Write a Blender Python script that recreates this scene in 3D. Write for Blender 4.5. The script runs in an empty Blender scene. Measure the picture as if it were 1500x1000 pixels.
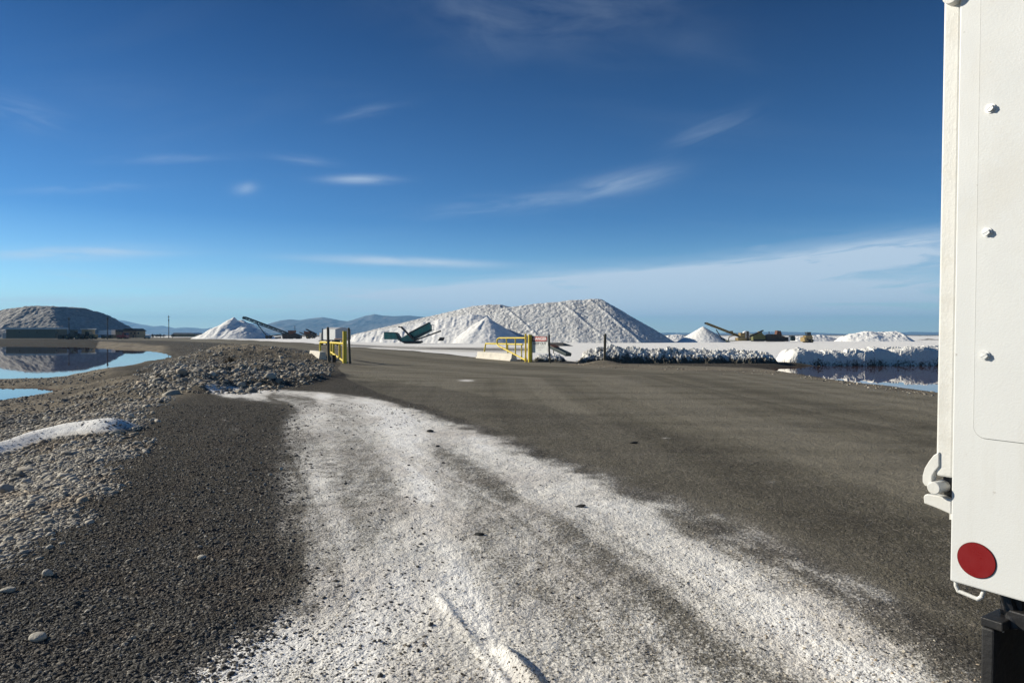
import bpy, bmesh, math, random
import numpy as np
from mathutils import Vector, Matrix
random.seed(7); RNG = np.random.default_rng(11)
R = math.radians
sc = bpy.context.scene
COL = sc.collection

# ------------------------------------------------------------------ camera
EYE = 1.8
cd = bpy.data.cameras.new('camera'); cam = bpy.data.objects.new('camera', cd); COL.objects.link(cam)
cam.location = (0, 0, EYE); cam.rotation_euler = (R(90), 0, 0)
cd.sensor_width = 36; cd.lens = 24.0; cd.shift_y = -10/1500
cd.clip_start = 0.05; cd.clip_end = 40000
sc.camera = cam

# ------------------------------------------------------------------ light
SUN_AZ = R(-72)          # from +Y, negative = left of the view
SUN_EL = R(24)
sdir = Vector((math.sin(SUN_AZ)*math.cos(SUN_EL), math.cos(SUN_AZ)*math.cos(SUN_EL), math.sin(SUN_EL)))
sl = bpy.data.lights.new('sun', 'SUN'); sl.energy = 5.0; sl.angle = R(0.5); sl.color = (1.0, 0.925, 0.775)
so = bpy.data.objects.new('sun', sl); COL.objects.link(so)
so.rotation_euler = sdir.to_track_quat('Z', 'Y').to_euler()
sc.view_settings.view_transform = 'Standard'; sc.view_settings.look = 'None'
sc.view_settings.exposure = 0.4; sc.view_settings.gamma = 1.0

# ------------------------------------------------------------------ node helper
class NT:
    def __init__(s, tree): s.t = tree; s.n = tree.nodes; s.l = tree.links
    def node(s, typ, **kw):
        n = s.n.new(typ)
        for k, v in kw.items(): setattr(n, k, v)
        return n
    def put(s, sock, v):
        if v is None: return
        if isinstance(v, (bpy.types.NodeSocket,)): s.l.new(v, sock)
        else: sock.default_value = v
    def m(s, op, a, b=None, c=None, clamp=False):
        n = s.node('ShaderNodeMath', operation=op, use_clamp=clamp)
        s.put(n.inputs[0], a); s.put(n.inputs[1], b); s.put(n.inputs[2], c)
        return n.outputs[0]
    def noise(s, vec, scale, detail=4, rough=.55, dist=0, out='Fac'):
        n = s.node('ShaderNodeTexNoise'); s.put(n.inputs['Vector'], vec)
        n.inputs['Scale'].default_value = scale; n.inputs['Detail'].default_value = detail
        n.inputs['Roughness'].default_value = rough; n.inputs['Distortion'].default_value = dist
        return n.outputs[out]
    def vor(s, vec, scale, out='Distance', feature='F1', rnd=1.0):
        n = s.node('ShaderNodeTexVoronoi', feature=feature); s.put(n.inputs['Vector'], vec)
        n.inputs['Scale'].default_value = scale; n.inputs['Randomness'].default_value = rnd
        return n.outputs[out]
    def mapr(s, v, a, b, c=0., d=1., smooth=True):
        n = s.node('ShaderNodeMapRange', clamp=True)
        if smooth: n.interpolation_type = 'SMOOTHSTEP'
        s.put(n.inputs[0], v); s.put(n.inputs[1], a); s.put(n.inputs[2], b); s.put(n.inputs[3], c); s.put(n.inputs[4], d)
        return n.outputs[0]
    def mix(s, f, a, b, mode='MIX'):
        n = s.node('ShaderNodeMix', data_type='RGBA', blend_type=mode); n.clamp_factor = True
        s.put(n.inputs[0], f)
        for i, v in ((6, a), (7, b)):
            if isinstance(v, (tuple, list)): n.inputs[i].default_value = (v[0], v[1], v[2], 1)
            elif isinstance(v, (int, float)): n.inputs[i].default_value = (v, v, v, 1)
            else: s.put(n.inputs[i], v)
        return n.outputs[2]
    def scalevec(s, vec, sx, sy, sz, rot=0):
        n = s.node('ShaderNodeMapping'); s.put(n.inputs[0], vec)
        n.inputs['Scale'].default_value = (sx, sy, sz); n.inputs['Rotation'].default_value = (0, 0, rot)
        return n.outputs[0]
    def attr(s, name, out='Fac'):
        n = s.node('ShaderNodeAttribute', attribute_name=name); return n.outputs[out]
    def bump(s, h, dist, strength=1.0, normal=None):
        n = s.node('ShaderNodeBump'); s.put(n.inputs['Height'], h)
        n.inputs['Distance'].default_value = dist; s.put(n.inputs['Strength'], strength)
        if normal is not None: s.put(n.inputs['Normal'], normal)
        return n.outputs[0]

# ------------------------------------------------------------------ sky
w = bpy.data.worlds.new('World'); sc.world = w; w.use_nodes = True
T = NT(w.node_tree); T.n.clear()
sky = T.node('ShaderNodeTexSky', sky_type='NISHITA'); sky.sun_disc = False
sky.sun_elevation = SUN_EL; sky.sun_rotation = SUN_AZ % (2*math.pi)
sky.altitude = 1280; sky.air_density = 1.0; sky.dust_density = 0.1; sky.ozone_density = 2.6
SKY_STRENGTH = 0.076
tc = T.node('ShaderNodeTexCoord'); sep = T.node('ShaderNodeSeparateXYZ'); T.l.new(tc.outputs['Generated'], sep.inputs[0])
X, Y, Z = sep.outputs
Yc = T.m('MAXIMUM', Y, 0.04)
u = T.m('DIVIDE', X, Yc); v = T.m('DIVIDE', Z, Yc)
cmb = T.node('ShaderNodeCombineXYZ'); T.l.new(u, cmb.inputs[0]); T.l.new(v, cmb.inputs[1])
def blob(px, py, wx, wy, slope, amp, freq=(1.2, 9.0), thr=(.45, .75)):
    """one wisp of cirrus: a soft oval on the sky, broken up by streaky noise"""
    u0, v0 = (px-750)/1000, (490-py)/1000
    du = T.m('SUBTRACT', u, u0); dv = T.m('SUBTRACT', T.m('SUBTRACT', v, v0), T.m('MULTIPLY', du, slope))
    a = T.m('DIVIDE', du, wx/1000); b = T.m('DIVIDE', dv, wy/1000)
    q = T.m('ADD', T.m('MULTIPLY', a, a), T.m('MULTIPLY', b, b))
    g = T.m('POWER', 2.718, T.m('MULTIPLY', q, -1.0))
    c2 = T.node('ShaderNodeCombineXYZ'); T.put(c2.inputs[0], T.m('MULTIPLY', du, freq[0]*6)); T.put(c2.inputs[1], T.m('MULTIPLY', dv, freq[1]*6)); c2.inputs[2].default_value = px*.013
    nn = T.noise(c2.outputs[0], 1.0, 5, .6, .6)
    return T.m('MULTIPLY', T.m('MULTIPLY', g, T.mapr(nn, thr[0]-.15, thr[1])), amp)
wisps = [blob(800, 8, 190, 60, -.05, .17, (1.0, 2.6), (.4, .85)), blob(700, 45, 60, 45, -.3, .06, (2, 3)),
         blob(526, 263, 44, 6, .0, .5, (1.5, 9), (.2, .6)), blob(900, 270, 75, 14, .22, .42, (1.2, 8), (.3, .7)),
         blob(760, 298, 130, 14, .1, .22, (1.2, 8)), blob(360, 276, 16, 8, .1, .3, (2, 5), (.2, .6)),
         blob(540, 164, 45, 9, .2, .16, (1.5, 6)), blob(240, 233, 70, 6, .02, .25, (1.2, 8)), blob(130, 275, 90, 7, .05, .2, (1.2, 8)),
         blob(110, 371, 120, 10, .02, .8, (1., 8), (.3, .7)), blob(100, 404, 40, 7, -.05, .4, (1., 8)), blob(590, 383, 130, 6, -.04, .85, (1., 9), (.25, .6)),
         blob(450, 235, 40, 6, -.1, .2), blob(1040, 190, 60, 14, .4, .14), blob(30, 165, 60, 20, -.3, .15), blob(1110, 362, 22, 4, .1, .35),
         blob(1180, 392, 280, 26, .13, 1.05, (1.5, 13), (.42, .64)), blob(1350, 362, 130, 18, .12, .8, (.9, 6), (.35, .7)), blob(900, 418, 300, 22, .05, 1.15, (1.0, 11), (.38, .66)),
         blob(1150, 446, 420, 36, .02, 1.05, (1.0, 10), (.28, .66)), blob(1250, 425, 200, 10, .10, .8, (1.3, 12), (.4, .62)), blob(860, 445, 240, 8, .03, .6, (1.3, 12), (.4, .62)), blob(60, 440, 140, 7, .0, .5, (1, 9), (.35, .65)), blob(1000, 400, 160, 9, .08, .9, (1, 9), (.4, .65)), blob(620, 430, 180, 10, .02, .6, (1, 9), (.4, .65)), blob(400, 440, 380, 30, .0, .55, (.8, 9), (.35, .75)), blob(500, 415, 200, 8, -.05, .35, (.9, 9))]
cl = wisps[0]
for b in wisps[1:]: cl = T.m('ADD', cl, b)
# faint high veil over the rest of the sky dome
Zc = T.m('ADD', T.m('MAXIMUM', Z, 0.0), .12)
c3 = T.node('ShaderNodeCombineXYZ'); T.put(c3.inputs[0], T.m('DIVIDE', X, Zc)); T.put(c3.inputs[1], T.m('DIVIDE', Y, Zc))
veil = T.mapr(T.noise(T.scalevec(c3.outputs[0], .5, 1.6, 1, .3), 1.1, 6, .6, .8), .5, .95, 0, .06)
cl = T.m('MINIMUM', T.m('ADD', cl, veil), .85)
cl = T.m('MULTIPLY', cl, T.mapr(Z, -.02, .01))
tint = T.mix(T.mapr(Z, .0, .16, smooth=False), (1.08, 1.42, 1.50), (.29, .63, .95))
tint = T.mix(T.mapr(Z, .16, .42, smooth=False), tint, (.07, .26, .50))
skyc = T.mix(1.0, sky.outputs[0], tint, 'MULTIPLY')
skymix = T.mix(cl, skyc, (6.4, 7.6, 8.8))
bg = T.node('ShaderNodeBackground'); T.l.new(skymix, bg.inputs[0]); bg.inputs[1].default_value = SKY_STRENGTH
wo = T.node('ShaderNodeOutputWorld'); T.l.new(bg.outputs[0], wo.inputs[0])

# ------------------------------------------------------------------ numpy noise and geometry helpers
def _h(xi, yi, seed):
    h = (xi.astype(np.int64)*374761393 + yi.astype(np.int64)*668265263 + seed*1442695041) & 0xffffffff
    h = ((h ^ (h >> 13))*1274126177) & 0xffffffff
    h = h ^ (h >> 16)
    return (h & 0xffff)/65535.0
def vnoise(x, y, seed=0):
    xi = np.floor(x); yi = np.floor(y); fx = x-xi; fy = y-yi
    fx = fx*fx*(3-2*fx); fy = fy*fy*(3-2*fy)
    a = _h(xi, yi, seed); b = _h(xi+1, yi, seed); c = _h(xi, yi+1, seed); d = _h(xi+1, yi+1, seed)
    return (a+(b-a)*fx)*(1-fy)+(c+(d-c)*fx)*fy
def fbm(x, y, oct=4, seed=0, gain=.5):
    s = 0; a = 1; t = 0
    for i in range(oct):
        s = s+a*vnoise(x*(2**i)+17.3*i, y*(2**i)-9.1*i, seed+i); t += a; a *= gain
    return s/t
def worley(x, y, seed=0):
    xi = np.floor(x); yi = np.floor(y); best = np.full(x.shape, 9.); 
    for i in (-1, 0, 1):
        for j in (-1, 0, 1):
            cx = xi+i; cy = yi+j
            dx = cx+_h(cx, cy, seed)-x; dy = cy+_h(cx, cy, seed+7)-y
            best = np.minimum(best, dx*dx+dy*dy)
    return np.sqrt(best)
def cellh(x, y, seed=0):
    """a random height for each Voronoi cell: broken slabs"""
    xi = np.floor(x); yi = np.floor(y); best = np.full(x.shape, 9.); val = np.zeros(x.shape)
    for i in (-1, 0, 1):
        for j in (-1, 0, 1):
            cx = xi+i; cy = yi+j
            d = (cx+_h(cx, cy, seed)-x)**2+(cy+_h(cx, cy, seed+7)-y)**2
            k = d < best; best = np.where(k, d, best); val = np.where(k, _h(cx, cy, seed+13), val)
    return val
def sstep(a, b, x):
    t = np.clip((x-a)/(b-a), 0, 1); return t*t*(3-2*t)
def line_d(x, y, pts, closed=False):
    best = np.full(x.shape, 1e9); n = len(pts)
    for i in range(n if closed else n-1):
        ax, ay = pts[i]; bx, by = pts[(i+1) % n]
        dx, dy = bx-ax, by-ay; L = dx*dx+dy*dy
        t = np.clip(((x-ax)*dx+(y-ay)*dy)/L, 0, 1)
        best = np.minimum(best, (x-ax-t*dx)**2+(y-ay-t*dy)**2)
    return np.sqrt(best)
def poly_sd(x, y, pts):          # positive inside
    d = line_d(x, y, pts, True); ins = np.zeros(x.shape, bool); n = len(pts)
    for i in range(n):
        ax, ay = pts[i]; bx, by = pts[(i+1) % n]
        if ay == by: continue
        c = ((ay > y) != (by > y)) & (x < (bx-ax)*(y-ay)/(by-ay)+ax)
        ins ^= c
    return np.where(ins, d, -d)
def G(px, py, z=0.0):            # photo point lying on the level z -> world x, y
    d = (EYE-z)*1000/(py-490.0); return ((px-750)/1000*d, d)
def P(px, py, d):                # photo point at distance d -> world x, y, z
    return Vector(((px-750)/1000*d, d, EYE-(py-490)/1000*d))

# ------------------------------------------------------------------ the lie of the land
LOW = [(-6, -60), (-4.6, -3), (-4.1, 3.2), (-4.1, 5.3), (-4.9, 7.8), (-6.7, 12), (-8.9, 16.4), (-9.8, 21.5), (-13, 27), (-19, 34),
       (-26, 47), (-41, 82), (-64, 128), (-108, 182), (-193, 262), (-900, 262), (-900, -60)]
WL, WR = -0.90, -0.20
PONDL = [G(px, py, WL) for px, py in ((-900, 560), (0, 555), (60, 554), (110, 552), (150, 548), (185, 542), (225, 533), (266, 526), (272, 521), (250, 516), (215, 512), (190, 509.5), (120, 508.3), (0, 507.5), (-900, 507.5))]
PUDL = [G(px, py, WL) for px, py in ((-500, 640), (0, 588), (25, 584), (75, 578), (125, 576), (175, 573), (130, 570), (70, 567.5), (0, 567), (-500, 565))]
PONDR = [G(px, py, WR) for px, py in ((1128, 540), (1180, 537), (1250, 534), (1500, 531), (2600, 531), (2600, 800), (1800, 650), (1500, 592), (1370, 574.5), (1300, 567), (1240, 559), (1200, 552), (1160, 546))]
HUMP1 = [(-27, 66), (-22, 56), (-18.6, 49.5)]
HUMP2 = [(-12.0, 25.5), (-12.6, 29), (-12.8, 33.5), (-13.6, 40)]
LIP = [G(px, py) for px, py in ((296, 573), (350, 567), (400, 565), (450, 560), (490, 550))]
SRIDGE = [G(px, py+4, zz) for px, py, zz in ((-60, 690, -.5), (0, 672, -.42), (45, 656, -.34), (90, 645, -.24), (130, 637, -.14), (160, 632, -.06))]
TRACK = [G(px, py) for px, py in ((642, 872), (665, 905), (700, 950), (735, 995), (790, 1080))]
TRACK2 = [G(px, py) for px, py in ((736, 958), (760, 982), (785, 1010), (830, 1070))]
def H(x, y):
    x = np.asarray(x, float); y = np.asarray(y, float); r = np.hypot(x, y)
    sd = poly_sd(x, y, LOW) + (fbm(x/2.5, y/2.5, 3, 5)-.5)*np.clip(1.2+r*.02, 0, 5)
    wd = np.clip(4.6+r*.03, 4, 14)
    lowm = sstep(0, 1, (sd+.3)/wd)
    z = -.76*lowm
    rough = lowm*np.clip(sd/3, 0, 1)
    z += rough*(fbm(x/1.3, y/1.3, 4, 21)-.5)*.22 + rough*(fbm(x/6, y/6, 3, 25)-.45)*.12
    # rocky bank between the road and the pond
    dh = line_d(x, y, HUMP1); z += (.78+(fbm(x/2.2, y/2.2, 4, 31)-.5)*.7)*np.exp(-(dh/4.6)**2)
    dh = line_d(x, y, HUMP2); z += (.30+(fbm(x/1.5, y/1.5, 4, 33)-.5)*.35)*np.exp(-(dh/2.6)**2)
    bank = np.exp(-(np.minimum(line_d(x, y, HUMP1)/5.5, line_d(x, y, HUMP2)/2.8))**2)
    z += bank*(worley(x/.7, y/.7, 8)-.5)*.22 + bank*(fbm(x/.5, y/.5, 3, 12)-.5)*.16
    dl = line_d(x, y, LIP); z += (.2+(fbm(x/.6, y/.6, 3, 41)-.5)*.2)*np.exp(-(dl/.55)**2)
    ds = line_d(x, y, SRIDGE); z += (.27+(fbm(x/.8, y/.8, 2, 43)-.5)*.1)*np.exp(-(ds/.42)**2)
    # ponds
    for poly, lo, wd in ((PONDL, -.5, 3.0), (PUDL, -.3, .9)):
        s = poly_sd(x, y, poly)+(fbm(x/1.2, y/1.2, 3, 51)-.5)*np.clip(r*.02, .3, 2)
        t = sstep(-.5, 1.0, s/wd); z = z*(1-t)+t*(WL+lo)
        shore = np.exp(-(np.clip(-s, 0, None)/(wd*1.3))**2)*(1-t); z = z*(1-shore*.7)+(WL+.035)*shore*.7
    s = poly_sd(x, y, PONDR)+(fbm(x/.9, y/.9, 3, 55)-.5)*.5
    t = sstep(-1.6, 1.2, s); z = z*(1-t)+t*(WR-.3)
    # yard beyond the gate sits a little lower than the road
    ang = 750+1000*x/np.maximum(y, .1)
    z += -.42*sstep(450, 600, ang)*sstep(75, 170, y)
    # small dirt heap at the fence post
    hx, hy = G(883, 534); z += .26*np.exp(-(((x-hx)/1.0)**2+((y-hy)/.9)**2))
    # traffic wear and loose gravel
    near = np.exp(-r/9)
    z += (fbm(x/1.7, y/1.7, 3, 61)-.5)*.05*np.clip(1-r/60, 0, 1)
    z += near*((fbm(x/.22, y/.22, 3, 63)-.5)*.03+(worley(x/.035, y/.035, 65)-.45)*.012)
    z += .016*np.exp(-(line_d(x, y, TRACK)/.035)**2) + .055*np.exp(-(line_d(x, y, TRACK2)/.05)**2)
    return z
def H1(x, y): return float(H(np.array([x]), np.array([y]))[0])
def hit(px, py, d0=2.0, d1=250.0):
    """where the view through a photo point meets the land"""
    d = np.geomspace(d0, d1, 900); x = (px-750)/1000*d; z = EYE-(py-490)/1000*d
    below = z <= H(x, d)
    i = int(np.argmax(below)) if below.any() else len(d)-1
    return Vector((x[i], d[i], H1(x[i], d[i])))

# ------------------------------------------------------------------ materials
MATS = {}
def mat(name, col, rough=.6, metal=0., var=.12, scale=8., bump=0., bscale=60., dirt=None, dirt_amt=.5, dscale=3., spec=.5, coat=0.):
    if name in MATS: return MATS[name]
    m = bpy.data.materials.new(name); m.use_nodes = True; t = NT(m.node_tree)
    bs = t.n['Principled BSDF']; c = t.node('ShaderNodeTexCoord').outputs['Object']
    n = t.noise(c, scale, 5, .6)
    f = t.mapr(n, .3, .7, 1-var, 1+var, False)
    base = t.mix(1.0, col, 1.0, 'MULTIPLY'); 
    cc = t.node('ShaderNodeVectorMath', operation='SCALE'); cc.inputs[0].default_value = col; t.put(cc.inputs['Scale'], f)
    out = cc.outputs[0]
    if name == 'white_paint':          # small scuffs and splashes of road film
        out = t.mix(t.m('MULTIPLY', t.mapr(t.noise(c, 34, 3, .5), .70, .76), .55), out, (.30, .27, .22))
        out = t.mix(t.m('MULTIPLY', t.mapr(t.noise(t.scalevec(c, 9, 9, 1.2), 1.5, 5, .6), .55, .75), .16), out, (.48, .44, .36))
    if dirt:
        out = t.mix(t.m('MULTIPLY', t.mapr(t.noise(c, dscale, 7, .65), .48, .7), dirt_amt), out, dirt)
    t.put(bs.inputs['Base Color'], out); bs.inputs['Metallic'].default_value = metal
    t.put(bs.inputs['Roughness'], t.mapr(n, .3, .7, max(.03, rough-.08), min(1, rough+.08), False))
    bs.inputs['Specular IOR Level'].default_value = spec; bs.inputs['Coat Weight'].default_value = coat
    if bump: t.put(bs.inputs['Normal'], t.bump(t.noise(c, bscale, 4, .6), bump, 1.0))
    MATS[name] = m; return m
M_white = mat('white_paint', (.67, .68, .67), .38, 0, .015, 3, .0004, 220, (.60, .57, .50), .30, 4)
M_whiteedge = mat('white_edge_paint', (.67, .665, .63), .45, 0, .03, 20, .0008, 150, (.5, .45, .36), .3, 14)
M_red = mat('red_reflector', (.21, .008, .010), .3, 0, .04, 20, .0002, 500, spec=.6, coat=.4)
M_zinc = mat('zinc_bolt', (.74, .73, .70), .42, .55, .2, 90)
M_rubber = mat('black_rubber', (.012, .012, .013), .62, 0, .3, 12, .002, 60, (.07, .065, .06), .4, 5)
M_blacksteel = mat('black_steel', (.02, .02, .022), .5, .2, .3, 14, .001, 80, (.1, .09, .08), .4, 6)
M_yellow = mat('yellow_pipe_paint', (.72, .55, .035), .5, 0, .12, 5, .002, 40, (.25, .12, .04), .6, 5)
M_wood = mat('weathered_wood', (.13, .108, .072), .9, 0, .35, 9, .01, 30)
M_concrete = mat('pale_concrete', (.62, .58, .5), .9, 0, .1, 4, .01, 25, (.3, .28, .24), .4, 2)
M_teal = mat('teal_machine_paint', (.015, .13, .125), .5, .1, .3, 1.2, 0, 10, (.2, .2, .18), .25, 1.5)
M_tealdark = mat('dark_teal_steel', (.012, .03, .035), .6, .1, .3, 1.5)
M_darkmach = mat('dark_machine_steel', (.03, .026, .022), .6, .2, .4, 1.5, 0, 10, (.12, .06, .03), .5, 1)
M_rust = mat('rusty_steel', (.12, .05, .03), .8, .1, .4, 1.5)
M_ochre = mat('ochre_machine_paint', (.27, .195, .08), .6, 0, .25, 1.2, 0, 10, (.12, .1, .06), .5, 1)
M_olive = mat('olive_machine_paint', (.12, .12, .035), .6, 0, .3, 1.2)
M_siding = mat('olive_siding', (.21, .175, .12), .8, 0, .12, .6)
M_roofw = mat('pale_roof', (.7, .68, .62), .6, 0, .06, .8)
M_tan = mat('tan_siding', (.32, .25, .15), .8, 0, .15, .6)
M_roofd = mat('dark_roof', (.06, .05, .045), .8, 0, .2, .6)
M_glassd = mat('dark_glass', (.02, .025, .03), .15, 0, .1, 2)
M_redtruck = mat('red_truck_paint', (.30, .05, .045), .4, 0, .15, 1.5)
M_tankw = mat('white_tank_paint', (.86, .86, .83), .5, 0, .05, 1)
M_grey_boxshade = mat('grey_box_panel', (.5, .5, .5), .55, .1, .06, .8, 0, 1, (.3, .3, .28), .3, 1)  # plain grey; on the box trailer it paints the shaded side
M_pole = mat('pole_wood', (.06, .05, .045), .9, 0, .2, 1)
M_signface = mat('sign_white', (.68, .69, .67), .5, 0, .05, 6, 0, 1, (.4, .38, .33), .3, 5)
M_signred = mat('sign_red', (.42, .03, .03), .5, 0, .1, 6)
M_signblack = mat('sign_black', (.02, .02, .025), .5, 0, .1, 6)
M_signwhite = mat('sign_lettering_white', (.8, .8, .78), .5, 0, .03, 6)

def mat_ground():  # gravel, road, mud and salt
    m = bpy.data.materials.new('land'); m.use_nodes = True; t = NT(m.node_tree); bs = t.n['Principled BSDF']
    c = t.node('ShaderNodeTexCoord').outputs['Object']
    a_salt, a_road, a_mud = t.attr('salt'), t.attr('road'), t.attr('mud')
    fine = t.noise(c, 46, 6, .70); mid = t.noise(c, 5.5, 5, .6); big = t.noise(c, .55, 4, .55); huge = t.noise(c, .07, 4, .5)
    vcol = t.vor(c, 75, 'Color'); vsep = t.node('ShaderNodeSeparateColor'); t.l.new(vcol, vsep.inputs[0]); vr = vsep.outputs[0]; vg = vsep.outputs[1]
    vcol2 = t.vor(c, 33, 'Color'); vs2 = t.node('ShaderNodeSeparateColor'); t.l.new(vcol2, vs2.inputs[0])
    # dark loose gravel: stones of several greys
    grav = t.mix(t.mapr(vr, 0, 1), (.008, .0078, .007), (.056, .052, .045))
    grav = t.mix(t.mapr(vg, .93, .97), grav, (.30, .28, .25))
    grav = t.mix(t.mapr(vs2.outputs[0], .9, .96), grav, (.20, .175, .15))
    grav = t.mix(t.m('MULTIPLY', t.mapr(big, .35, .65), .35), grav, (.075, .066, .056))
    # compacted road gravel
    streak = t.noise(t.scalevec(c, .5, 1.9, 1, .35), .45, 6, .62)
    road = t.mix(t.mapr(fine, .3, .7), (.108, .098, .074), (.275, .250, .192))
    road = t.mix(t.m('MULTIPLY', t.mapr(streak, .44, .60), .42), road, (.075, .068, .053))
    road = t.mix(t.m('MULTIPLY', t.mapr(big, .45, .75), .3), road, (.20, .188, .165))
    road = t.mix(t.m('MULTIPLY', t.mapr(vg, .9, .97), .4), road, (.32, .30, .27))
    wr = t.attr('wear')
    road = t.mix(t.mapr(wr, .50, .72), road, t.mix(.30, road, (.30, .275, .22)))
    road = t.mix(t.m('MULTIPLY', t.mapr(wr, .50, .30), .38), road, (.062, .056, .044))
    base = t.mix(a_road, grav, road)
    mud = t.mix(t.mapr(mid, .35, .65), (.16, .132, .094), (.28, .238, .175))
    mud = t.mix(t.mapr(vr, .75, .95), mud, (.30, .28, .24))
    mud = t.mix(t.m('MULTIPLY', t.mapr(big, .45, .6), .6), mud, (.10, .09, .075))
    base = t.mix(a_mud, base, mud)
    base = t.mix(t.attr('wet'), base, t.mix(.78, base, (.008, .007, .006)))  # wet mud, with the buildings' shadow darkened into its colour
    # salt dusting: solid where dense, broken into specks where thin
    s2 = t.noise(t.scalevec(c, 1.6, .6, 1, -.35), 3.2, 6, .65)
    nn = t.m('ADD', t.m('MULTIPLY', fine, .62), t.m('ADD', t.m('MULTIPLY', mid, .16), t.m('MULTIPLY', s2, .22)))
    th = t.m('SUBTRACT', .76, t.m('MULTIPLY', a_salt, .47))
    sf = t.mapr(t.m('SUBTRACT', nn, th), -.095, .125)
    film = t.m('MULTIPLY', a_salt, t.m('MULTIPLY', a_salt, .45))
    sf = t.m('MULTIPLY', t.m('MAXIMUM', sf, film), t.mapr(a_salt, .02, .15))
    saltc = t.mix(t.mapr(big, .35, .7), (.80, .78, .73), (.64, .605, .56))
    saltc = t.mix(t.m('MULTIPLY', t.mapr(huge, .5, .65), .35), saltc, (.62, .60, .57))
    saltc = t.mix(t.m('MULTIPLY', t.mapr(a_salt, .82, 1.0), .8), saltc, (.90, .89, .86))
    out = t.mix(sf, base, saltc)
    t.put(bs.inputs['Base Color'], out); bs.inputs['Roughness'].default_value = .95; bs.inputs['Specular IOR Level'].default_value = .06
    vd = t.vor(c, 75); vd2 = t.vor(c, 33)
    hgt = t.m('ADD', t.m('MULTIPLY', vd, -.55), t.m('ADD', t.m('MULTIPLY', vd2, -.4), t.m('MULTIPLY', fine, 1.2)))
    b1 = t.bump(hgt, .015, t.m('SUBTRACT', 1.0, t.m('MULTIPLY', sf, .35)))
    b2 = t.bump(mid, .05, .8, b1)
    b3 = t.bump(big, .10, .5, b2)
    t.put(bs.inputs['Normal'], b3)
    return m
def mat_salt(name, lo, hi, grey, gamt, rs=1.0, bump=.35):
    m = bpy.data.materials.new(name); m.use_nodes = True; t = NT(m.node_tree); bs = t.n['Principled BSDF']
    c = t.node('ShaderNodeTexCoord').outputs['Object']
    n1 = t.noise(c, .9*rs, 6, .65); n2 = t.noise(c, .12*rs, 4, .6); v = t.vor(c, .75*rs)
    col = t.mix(t.mapr(n1, .35, .65), lo, hi)
    col = t.mix(t.m('MULTIPLY', t.mapr(n2, .35, .65), gamt), col, grey)
    t.put(bs.inputs['Base Color'], col); bs.inputs['Roughness'].default_value = .9; bs.inputs['Specular IOR Level'].default_value = .25
    t.put(bs.inputs['Normal'], t.bump(t.m('SUBTRACT', n1, t.m('MULTIPLY', v, .6)), bump, .9))
    return m
def mat_crust():
    m = bpy.data.materials.new('salt_crust'); m.use_nodes = True; t = NT(m.node_tree); bs = t.n['Principled BSDF']
    c = t.node('ShaderNodeTexCoord').outputs['Object']; bare_shade = t.attr('bare')
    n1 = t.noise(c, 8, 7, .76); n2 = t.noise(c, .5, 4, .6)
    f = t.m('ADD', t.m('MULTIPLY', n1, .8), t.m('ADD', t.m('MULTIPLY', n2, .2), t.m('MULTIPLY', bare_shade, .32)))
    col = t.mix(t.mapr(f, .50, .68), (.80, .785, .74), (.075, .068, .052))
    t.put(bs.inputs['Base Color'], col); bs.inputs['Roughness'].default_value = .92
    t.put(bs.inputs['Normal'], t.bump(t.noise(c, 9, 5, .7), .09, .9))
    return m
def mat_stone():
    m = bpy.data.materials.new('stone'); m.use_nodes = True; t = NT(m.node_tree); bs = t.n['Principled BSDF']
    c = t.node('ShaderNodeTexCoord').outputs['Object']; a = t.attr('tint'); 
    col = t.mix(a, (.040, .037, .032), (.56, .51, .42))
    col = t.mix(t.mapr(t.noise(c, 1.3, 2), .5, .62), col, t.mix(a, (.05, .04, .032), (.46, .37, .26)))
    col = t.mix(t.m('MULTIPLY', t.mapr(t.noise(c, 60, 5, .65), .4, .7), .45), col, t.mix(a, (.03, .03, .03), (.22, .21, .19)))
    t.put(bs.inputs['Base Color'], col); bs.inputs['Roughness'].default_value = .85
    t.put(bs.inputs['Normal'], t.bump(t.noise(c, 45, 4, .6), .006, .8))
    return m
def mat_water():
    m = bpy.data.materials.new('pond_water'); m.use_nodes = True; t = NT(m.node_tree); bs = t.n['Principled BSDF']
    c = t.node('ShaderNodeTexCoord').outputs['Object']
    bs.inputs['Base Color'].default_value = (.085, .042, .034, 1); bs.inputs['Roughness'].default_value = .012
    bs.inputs['IOR'].default_value = 1.36; bs.inputs['Specular IOR Level'].default_value = .5
    t.put(bs.inputs['Normal'], t.bump(t.noise(t.scalevec(c, 1.2, .35, 1), 1.0, 3, .5), .0012, 1.0))
    return m
def mat_hill(name, a, b, cc):
    m = bpy.data.materials.new(name); m.use_nodes = True; t = NT(m.node_tree); bs = t.n['Principled BSDF']
    c = t.node('ShaderNodeTexCoord').outputs['Object']
    col = t.mix(t.mapr(t.noise(c, .0016, 6, .6), .4, .62), a, b)
    col = t.mix(t.mapr(t.noise(c, .004, 6, .65), .52, .68), col, cc)
    t.put(bs.inputs['Base Color'], col); bs.inputs['Roughness'].default_value = .95
    return m
M_land = mat_ground(); M_fresh = mat_salt('fresh_salt', (.84, .83, .80), (.90, .89, .86), (.76, .75, .72), .2, 1.2, .18)
M_old = mat_salt('weathered_salt', (.58, .58, .565), (.82, .815, .79), (.52, .52, .51), .4, 1.0, .6)
M_grey = mat_salt('grey_stockpile', (.27, .262, .25), (.45, .435, .41), (.29, .28, .265), .5, .6, .5)
M_crust = mat_crust(); M_stone = mat_stone(); M_water = mat_water()
M_hill = mat_hill('hazed_hill_scrub', (.035, .05, .07), (.12, .12, .125), (.26, .21, .18))  # scrub colours pushed to blue, so some distance haze is painted in

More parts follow.
